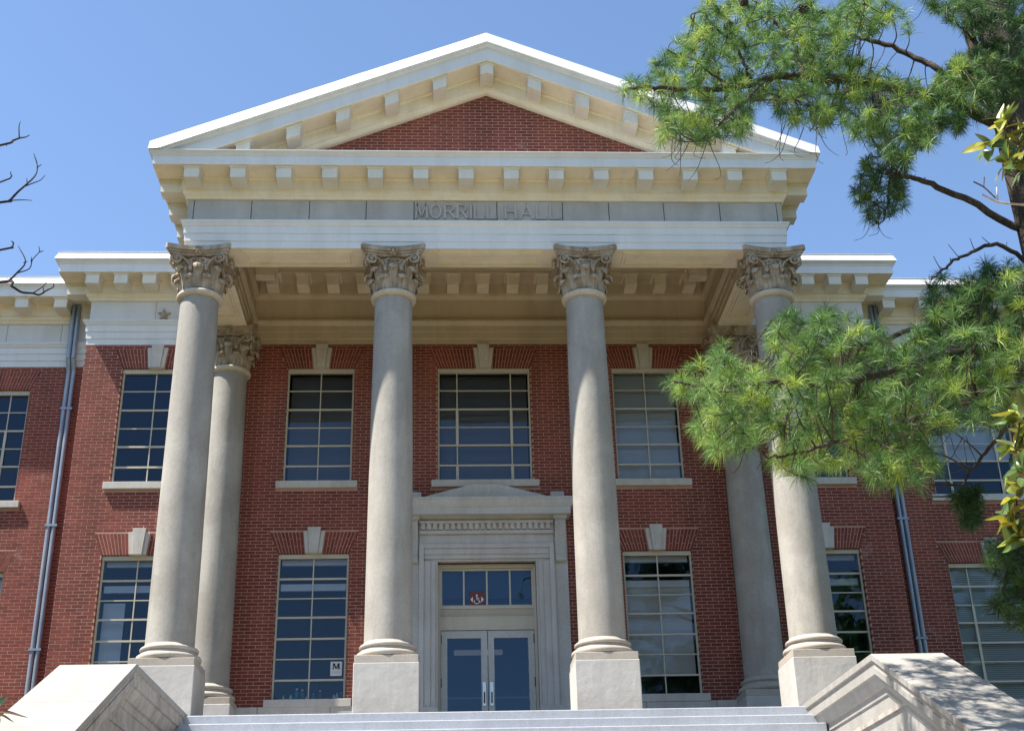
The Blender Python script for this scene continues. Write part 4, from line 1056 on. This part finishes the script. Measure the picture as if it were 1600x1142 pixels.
LOW = zpx(*ZL, [(20,400),(60,340),(150,320),(200,275),(260,340),(310,330),(330,200),(400,180),(450,200),(520,150),(560,180),(620,200),(680,260),(760,230),(800,180),(870,120),(960,90),(1110,60),(1110,540),(1000,540),(900,520),(830,560),(830,680),(760,700),(690,720),(640,700),(560,650),(480,660),(430,690),(380,660),(300,640),(360,600),(330,560),(250,610),(190,640),(130,590),(110,520),(90,440)])
DK1 = zpx(*ZL, [(840,690),(950,690),(960,830),(880,820)])  # both dark clumps: their shade is put into a low needle tint
DK2 = zpx(*ZL, [(960,850),(1120,820),(1120,1140),(1000,1090),(950,1020),(1000,980),(940,920)])
MIDR = zpx(*ZB, [(1230,330),(1330,200),(1480,150),(1640,180),(1640,330),(1480,430),(1330,520),(1240,480)])
RGT = [(1440, 440), (1500, 405), (1600, 400), (1650, 640), (1520, 600), (1440, 520)]
tufts = []   # (pos, size, tint)
def fill(poly, n_, Y0, Y1, size, t0, t1, keep=1.0):
    xs_ = [p[0] for p in poly]; ys_ = [p[1] for p in poly]; k = 0; tries = 0
    while k < n_ and tries < n_*40:
        tries += 1
        u, v = rng.uniform(min(xs_), max(xs_)), rng.uniform(min(ys_), max(ys_))
        if not inside((u, v), poly): continue
        # keep tufts off the outline by about a needle length, by rejection towards the middle
        if not all(inside((u+dx, v+dy), poly) for dx, dy in ((7, 0), (-7, 0), (0, 7), (0, -7))): continue
        tufts.append((onY(u, v, rng.uniform(Y0, Y1)), size*rng.uniform(.8, 1.15), rng.uniform(t0, t1))); k += 1
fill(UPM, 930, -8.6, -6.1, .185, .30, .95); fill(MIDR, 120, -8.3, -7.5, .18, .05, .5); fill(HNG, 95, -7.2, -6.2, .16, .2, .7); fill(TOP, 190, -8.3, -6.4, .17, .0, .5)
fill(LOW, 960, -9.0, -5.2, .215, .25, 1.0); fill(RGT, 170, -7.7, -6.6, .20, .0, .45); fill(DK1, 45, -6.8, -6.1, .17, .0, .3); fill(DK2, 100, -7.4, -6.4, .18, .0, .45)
# crown above and beyond the frame
for i in range(260):
    a = rng.uniform(0, 2*math.pi); z = rng.uniform(9.8, 14.5); r_ = rng.uniform(.4, 2.6)*(1-(z-9)/8)
    p = Vector((PX+.6+abs(r_*math.cos(a))*1.0, PY+r_*math.sin(a)*1.2, z)); tufts.append((p, .18, rng.uniform(.2, .7)))
for c in FAR_BOUGHS:
    for k in range(75):
        p = rng.choice(c[5:])+Vector((rng.gauss(.1, .28), rng.gauss(0, .4), rng.gauss(.05, .25)))
        if proj(p)[0] > 1650: tufts.append((p, .2, rng.uniform(.1, .8)))
skel = [p for c, a_, b_ in limbs for p in c[3:]]
SK = np.array([tuple(p) for p in skel]); tw = MB()
# secondary branch nodes
nodes = []
order = list(range(len(tufts))); rng.shuffle(order)
for i in order[:len(tufts)//6]:
    P = tufts[i][0]; d = ((SK-np.array(P))**2).sum(1); j = int(d.argmin()); A = skel[j]
    if (P-A).length > 1.05: continue
    m_ = (A+P)/2+rv(.06)+Vector((0, 0, -.05)); cc = curve([A, m_, P+Vector((0, 0, -.04))], 5); nodes += cc[2:]
    L_ = (P-A).length; tw.tube(cc, [(.006+.009*min(1, L_))*(1-.6*k/(len(cc)-1)) for k in range(len(cc))], 5)
allp = nodes+skel; NP_ = np.array([tuple(p) for p in allp])
nv, nf, tint = [], [], []
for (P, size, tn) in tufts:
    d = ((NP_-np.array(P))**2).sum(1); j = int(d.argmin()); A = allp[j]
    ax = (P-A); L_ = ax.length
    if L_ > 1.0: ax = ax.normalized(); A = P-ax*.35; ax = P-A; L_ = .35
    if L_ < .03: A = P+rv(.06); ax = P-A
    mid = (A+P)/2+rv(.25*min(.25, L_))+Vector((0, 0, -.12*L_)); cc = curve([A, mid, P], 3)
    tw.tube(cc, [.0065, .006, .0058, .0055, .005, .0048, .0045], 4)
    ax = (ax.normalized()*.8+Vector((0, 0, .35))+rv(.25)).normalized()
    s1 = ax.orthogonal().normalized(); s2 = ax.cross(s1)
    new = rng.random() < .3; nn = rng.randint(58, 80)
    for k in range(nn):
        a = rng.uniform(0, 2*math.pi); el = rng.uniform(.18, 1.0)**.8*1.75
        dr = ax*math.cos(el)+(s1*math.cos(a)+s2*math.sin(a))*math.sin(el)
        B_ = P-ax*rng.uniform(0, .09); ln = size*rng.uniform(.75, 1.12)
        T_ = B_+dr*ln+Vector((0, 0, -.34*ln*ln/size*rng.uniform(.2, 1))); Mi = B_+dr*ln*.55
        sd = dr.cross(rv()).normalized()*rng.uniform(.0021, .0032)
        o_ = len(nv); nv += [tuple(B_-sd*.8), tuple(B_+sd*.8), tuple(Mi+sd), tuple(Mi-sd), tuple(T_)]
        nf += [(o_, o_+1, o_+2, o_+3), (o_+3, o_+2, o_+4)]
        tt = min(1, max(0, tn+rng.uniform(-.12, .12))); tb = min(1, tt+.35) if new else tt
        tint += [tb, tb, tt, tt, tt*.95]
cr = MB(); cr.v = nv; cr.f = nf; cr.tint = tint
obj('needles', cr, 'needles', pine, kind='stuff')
# drooping dead twigs below the boughs
for (u0, v0, n_) in ((1080, 232, 5), (1045, 225, 3), (1235, 205, 4), (1275, 195, 3), (1320, 195, 3), (1400, 245, 3), (1370, 330, 3), (1500, 690, 4), (1225, 690, 3)):
    for k in range(n_):
        u, v = u0+rng.gauss(0, 12), v0+rng.gauss(0, 8); Y = -7.3+rng.gauss(0, .4); c = []
        h_ = rng.uniform(15, 50); sw = rng.uniform(-45, 45); hook = rng.uniform(-26, 26)
        for (du, dv) in ((0, -15), (sw*.3, h_*.25), (sw*.5, h_*.6), (sw*.7+hook*.4, h_*.9), (sw*.7+hook, h_)): c.append(onY(u+du, v+dv, Y))
        cc = curve(c, 3); tw.tube(cc, [.006*(1-.5*i/(len(cc)-1)) for i in range(len(cc))], 4)
obj('twigs', tw, 'twig_bark', pine, kind='stuff')
for c in (dead, dead2):
    m_ = MB()
    for i in range(4, len(c)-1, 3):
        p = c[i]; m_.tube([p, p+Vector((rng.uniform(-.06, .02), 0, rng.uniform(-.06, .10))), p+Vector((rng.uniform(-.12, .02), 0, rng.uniform(-.05, .2)))], [.008, .006, .004], 5)
    obj('dead_twig', m_, 'twig_bark', pine)
# cones
cone = MB(); cone.lathe(0, 0, [(0, -.05), (.022, -.04), (.034, -.015), (.034, .01), (.026, .035), (.012, .052), (0, .056)], 12)
for r_ in range(6):
    for k in range(8):
        a = k*math.pi/4+r_*.4; z = -.04+r_*.016; rr = .036-.004*abs(r_-2); cone.tube([(rr*.7*math.cos(a), rr*.7*math.sin(a), z), (rr*1.25*math.cos(a), rr*1.25*math.sin(a), z+.008)], [.011, .005], 4)
CM = cone.mesh('pine_cone', 'cone_scale')
for u, v in ((1138, 42), (1255, 12), (1281, 24), (1258, 20), (1162, 2), (1380, 160), (1265, 4)):
    o = link('pine_cone', CM, pine); o.location = onY(u, v, -7.7+rng.gauss(0, .2)); o.scale = (1.5,)*3; o.rotation_euler = (rng.uniform(0, 3), rng.uniform(0, 3), 0)

# ------------------------------------------------------------------ broad-leaved magnolias
def leaf_mesh(name, mat, L_=.17, W_=.034, cup=.25, bend=.25):
    m_ = MB(); n_ = 8; vs = []
    for i in range(n_+1):
        t = i/n_; wv = W_*(math.sin(math.pi*min(1, t*.97+.03)**.85))**.8 if 0 < t < 1 else .0015
        z = -bend*L_*t*t+.06*L_*math.sin(t*5)
        vs += [(L_*t, -wv, z+cup*wv), (L_*t, -wv*.5, z+cup*wv*.25), (L_*t, 0, z-.002), (L_*t, wv*.5, z+cup*wv*.25), (L_*t, wv, z+cup*wv)]
    fs = [(5*i+j, 5*(i+1)+j, 5*(i+1)+j+1, 5*i+j+1) for i in range(n_) for j in range(4)]
    m_.add(vs, fs); return m_.mesh(name, mat, True)
LM = [leaf_mesh('leaf', 'magnolia_leaf', .17, .036, .3, .2), leaf_mesh('leaf', 'magnolia_leaf', .15, .034, .15, .35), leaf_mesh('leaf', 'magnolia_leaf', .19, .038, .5, .1)]
DM = [leaf_mesh('leaf', 'dark_leaf', .17, .036, .3, .2), leaf_mesh('leaf', 'dark_leaf', .15, .034, .15, .35)]
def whorl(P, ax, parent, meshes, n_, sc_=1.0):
    ax = ax.normalized(); s1 = ax.orthogonal().normalized(); s2 = ax.cross(s1)
    for k in range(n_):
        a = k*2.4+rng.uniform(-.3, .3); el = R(rng.uniform(25, 105)); d = ax*math.cos(el)+(s1*math.cos(a)+s2*math.sin(a))*math.sin(el)
        up = (ax+rv(.35)).normalized(); y = up.cross(d).normalized(); z = d.cross(y)
        o = link('leaf', rng.choice(meshes), parent); B_ = P-ax*rng.uniform(0, .05)+d*.015
        f = sc_*rng.uniform(.75, 1.15)
        o.matrix_world = Matrix(((d.x*f, y.x*f, z.x*f, B_.x), (d.y*f, y.y*f, z.y*f, B_.y), (d.z*f, y.z*f, z.z*f, B_.z), (0, 0, 0, 1)))
mag = thing('magnolia_tree', 'magnolia with glossy yellow-green leaves at the right edge, nearest the camera', 'tree')
MX, MY = onY(1900, 700, -15.0).x, -15.0
m_ = MB(); m_.tube([(MX, MY, gz(MY)-.1), (MX+.04, MY, -2.5), (MX-.03, MY+.05, .5), (MX, MY, 3.0)], [.13, .11, .08, .04], 10); obj('trunk', m_, 'bark', mag, smooth=True)
def bough(tip, r0=.022):
    P0 = Vector((MX, MY, min(2.6, tip.z-.35))); c = curve([P0, (P0*.5+tip*.5)+Vector((0, 0, -.12)), tip], 6)
    m_ = MB(); m_.tube(c, [r0*(1-.75*i/(len(c)-1)) for i in range(len(c))], 6); return obj('bough', m_, 'twig_bark', mag, smooth=True), c
b1, c1 = bough(onY(1572, 215, -15.0)); b2, c2 = bough(onY(1585, 700, -15.1)); b3, c3 = bough(onY(1588, 800, -14.9)); b4, c4 = bough(onY(1660, 300, -14.8)); b5, c5 = bough(onY(1680, 760, -15))
for u, v, par, Y in ((1568, 190, b1, -15), (1545, 228, b1, -15.05), (1592, 228, b1, -14.9), (1575, 250, b1, -15.1), (1606, 200, b1, -15), (1600, 258, b1, -14.8), (1625, 230, b1, -15),
                     (1594, 655, b2, -15.1), (1588, 700, b2, -15), (1600, 735, b2, -15.1), (1588, 770, b3, -14.95), (1580, 812, b3, -14.9), (1600, 840, b3, -14.9), (1615, 690, b2, -15), (1620, 800, b3, -15),
                     (1660, 300, b4, -14.8), (1690, 260, b4, -14.7), (1680, 760, b5, -15), (1700, 700, b5, -15.1)):
    P = onY(u, v, Y); ax = Vector((-.55, -.1, .75))+rv(.25)
    m_ = MB(); q = min((c1 if par is b1 else c2 if par is b2 else c3 if par is b3 else c4 if par is b4 else c5), key=lambda t: (t-P).length)
    if (q-P).length > .02: m_.tube(curve([q, (q+P)/2+Vector((0, 0, -.02)), P], 3), .0055, 5); obj('twig', m_, 'twig_bark', par)
    whorl(P, ax, par, LM, 11, .9)
for k in range(10):
    u, v = rng.uniform(1760, 2080), 120+rng.uniform(0, 70)+k*75; bk, ck = bough(onY(u, v, -15+rng.uniform(-.7, .7)), .016); whorl(ck[-1], Vector((0, 0, 1))+rv(.4), bk, LM, 7)
for u, v, par in ((1568, 184, b1), (1545, 222, b1), (1594, 648, b2), (1588, 694, b2)):
    P = onY(u, v, -15.03); m_ = MB(); m_.lathe(P.x, P.y, [(0, P.z-.022), (.010, P.z-.014), (.013, P.z), (.009, P.z+.016), (0, P.z+.03)], 10); obj('bud', m_, 'magnolia_leaf', par, smooth=True)
m_ = MB(); m_.tube(curve([onY(1640, 322, -15), onY(1600, 320, -15), onY(1560, 316, -15), onY(1534, 304, -15)], 4), [.009]*5+[.0075]*4+[.006]*4, 6); m_.tube([onY(1559, 317, -15), onY(1558, 300, -15), onY(1557, 291, -15)], [.006, .005, .004], 5)
obj('dead_twig', m_, 'pale_twig', mag, smooth=True)
m_ = MB(); m_.tube(curve([onY(1556, 310, -15.02), onY(1538, 293, -15.02), onY(1521, 284, -15.02)], 4), .005, 5); m_.tube([onY(1537, 293, -15.02), onY(1538, 277, -15.02)], .004, 5); obj('dead_twig', m_, 'twig_bark', mag)

shrub = thing('evergreen_shrub', 'dark glossy shrub leaves at the lower left corner before the cheek wall', 'shrub')
sx0 = onY(-60, 1250, -15.5); m_ = MB(); m_.tube([(sx0.x, -15.5, gz(-15.5)-.1), (sx0.x+.03, -15.5, sx0.z-.2), tuple(onY(-25, 1150, -15.5))], [.05, .035, .01], 8); st_ = obj('stem', m_, 'twig_bark', shrub, smooth=True)
for u, v in ((-12, 1108), (-30, 1130), (-15, 1165), (20, 1175), (-50, 1160), (-40, 1200), (30, 1215), (-80, 1190)): whorl(onY(u, v, -15.5+rng.uniform(-.1, .1)), Vector((.6, -.2, .7))+rv(.2), st_, DM, 7, .8)

# ------------------------------------------------------------------ bare tree at the left
bare = thing('bare_tree', 'leafless dark tree with twigs against the sky at the left edge', 'tree')
BY = -11.0; BX = onY(-420, 400, BY).x; ZS = ((0, 170), 3.263)
m_ = MB(); m_.tube([(BX, BY, gz(BY)-.1), (BX+.05, BY, -1), (BX, BY, 2), (BX-.05, BY, 5)], [.17, .15, .12, .06], 10); obj('trunk', m_, 'bare_bark', bare, smooth=True)
TW = [[(0,187),(60,165),(100,150),(130,145),(150,135)], [(0,478),(45,470),(90,425),(130,390),(180,340),(190,290),(172,228)], [(0,375),(55,320)], [(0,720),(55,708),(68,685),(58,675)], [(0,882),(45,875),(85,838),(130,780),(93,700)], [(0,885),(60,905),(110,935),(165,940),(200,948),(240,925),(272,908),(273,890)]]
SUB = [(0, [(98,148),(97,90),(105,65)]), (0, [(30, 178), (35, 190)]), (1, [(128,395),(180,375),(205,365),(230,340)]), (1, [(60,467),(120,465),(163,468)]), (1, [(188,300),(200,292),(212,285)]), (1, [(140,385),(135,355)]), (4, [(85,838),(150,815),(165,770),(200,730),(198,703)]), (4, [(200,730),(222,725)]), (4, [(160,780),(160,755)]), (4, [(120,785),(140,778)]), (5, [(170,938),(220,905),(240,878)]), (5, [(220,910),(222,935)])]
bl_ = []
for i, t in enumerate(TW):
    px = zpx(*ZS, t); pts = [onY(u, v, BY+.1*math.sin(i*2+k)) for k, (u, v) in enumerate(px)]
    rootp = [Vector((BX, BY, pts[0].z-.9)), Vector((pts[0].x*.55+BX*.45, BY, pts[0].z-.25))]
    c = curve(rootp+pts, 4); r0 = .034
    m_ = MB(); n_ = len(c); m_.tube(c, [max(.004, r0*(1-k/(n_-1))**.7*.36+.003) for k in range(n_)], 6); bl_.append(obj('branch', m_, 'bare_bark', bare, smooth=True))
for i, t in SUB:
    px = zpx(*ZS, t); pts = [onY(u, v, BY+.03) for u, v in px]; m_ = MB(); c = curve(pts, 3) if len(pts) > 2 else pts
    m_.tube(c, [.0065*(1-.5*k/(len(c)-1)) for k in range(len(c))], 5); obj('twig', m_, 'bare_bark', bl_[i], smooth=True)

# ------------------------------------------------------------------ trees behind the camera, and side rows added to block low sky
def far_tree_meshes(seed):
    r2 = random.Random(seed); m_ = MB(); tint_ = []
    blobs = [(Vector((r2.gauss(0, 2.0), r2.gauss(0, 2.0), r2.uniform(4.5, 13.5))), r2.uniform(1.7, 3.0)) for k in range(16)]
    for c, rr in blobs:
        for k in range(240):
            d = Vector((r2.gauss(0, 1), r2.gauss(0, 1), r2.gauss(0, 1))).normalized(); p = c+d*rr*r2.uniform(.55, 1.05)
            a = Vector((r2.gauss(0, 1), r2.gauss(0, 1), r2.gauss(0, 1))).normalized(); b_ = a.orthogonal().normalized(); s_ = r2.uniform(.2, .42)
            m_.add([p-a*s_, p+b_*s_*.5, p+a*s_, p-b_*s_*.5], [(0, 1, 2, 3)]); tint_ += [r2.uniform(.1, .7)]*4
    m_.tint = tint_; t = MB(); t.tube([(0, 0, -.3), (.1, 0, 4), (0, .1, 9)], [.38, .28, .12], 10)
    for k in range(6):
        c, rr = blobs[k]; t.tube([(0, 0, 4+k*.5), tuple((c+Vector((0, 0, 4)))*.5), tuple(c)], [.14, .09, .04], 6)
    return m_.mesh('crown', 'needles'), t.mesh('trunk', 'bark', True)
FT = [far_tree_meshes(3), far_tree_meshes(11)]
SPOTS = [(x, -50-rng.uniform(0, 7)+.006*x*x, f) for x, f in ((-58, .9), (-49, .95), (-41, 1.0), (-33, .9), (-26, 1.05), (-19, .9), (-11.5, 1.12), (15, .85), (24, 1.12), (32, 1.0), (40, .9), (48, 1.0), (57, .95), (66, .9))]
SPOTS += [(18.5+rng.uniform(-1, 4), y, rng.uniform(.95, 1.2)) for y in (-35, -30, -25, -20.5, -16)]  # unseen right row, added to cut the sky fill
SPOTS += [(-21-rng.uniform(0, 6), y, rng.uniform(.8, 1.0)) for y in (-34, -28, -22, -16, -10, -4)]  # unseen left row, added for the same sky blocking
for i, (x, y, f) in enumerate(SPOTS):
    side = 'right of the building, added to block low sky' if 14 <= i < 19 else 'left of the building, added to block low sky' if i >= 19 else 'behind the camera'
    t = thing('lawn_tree', 'leafy tree on the lawn %s, outside the picture' % side, 'tree', group='trees on the lawn %s' % side); t.location = (x, y, gz(y)); t.scale = (f, f, f); t.rotation_euler = (0, 0, rng.uniform(0, 6))
    for nm, me in zip(('crown', 'trunk'), FT[i % 2]): link(nm, me, t)
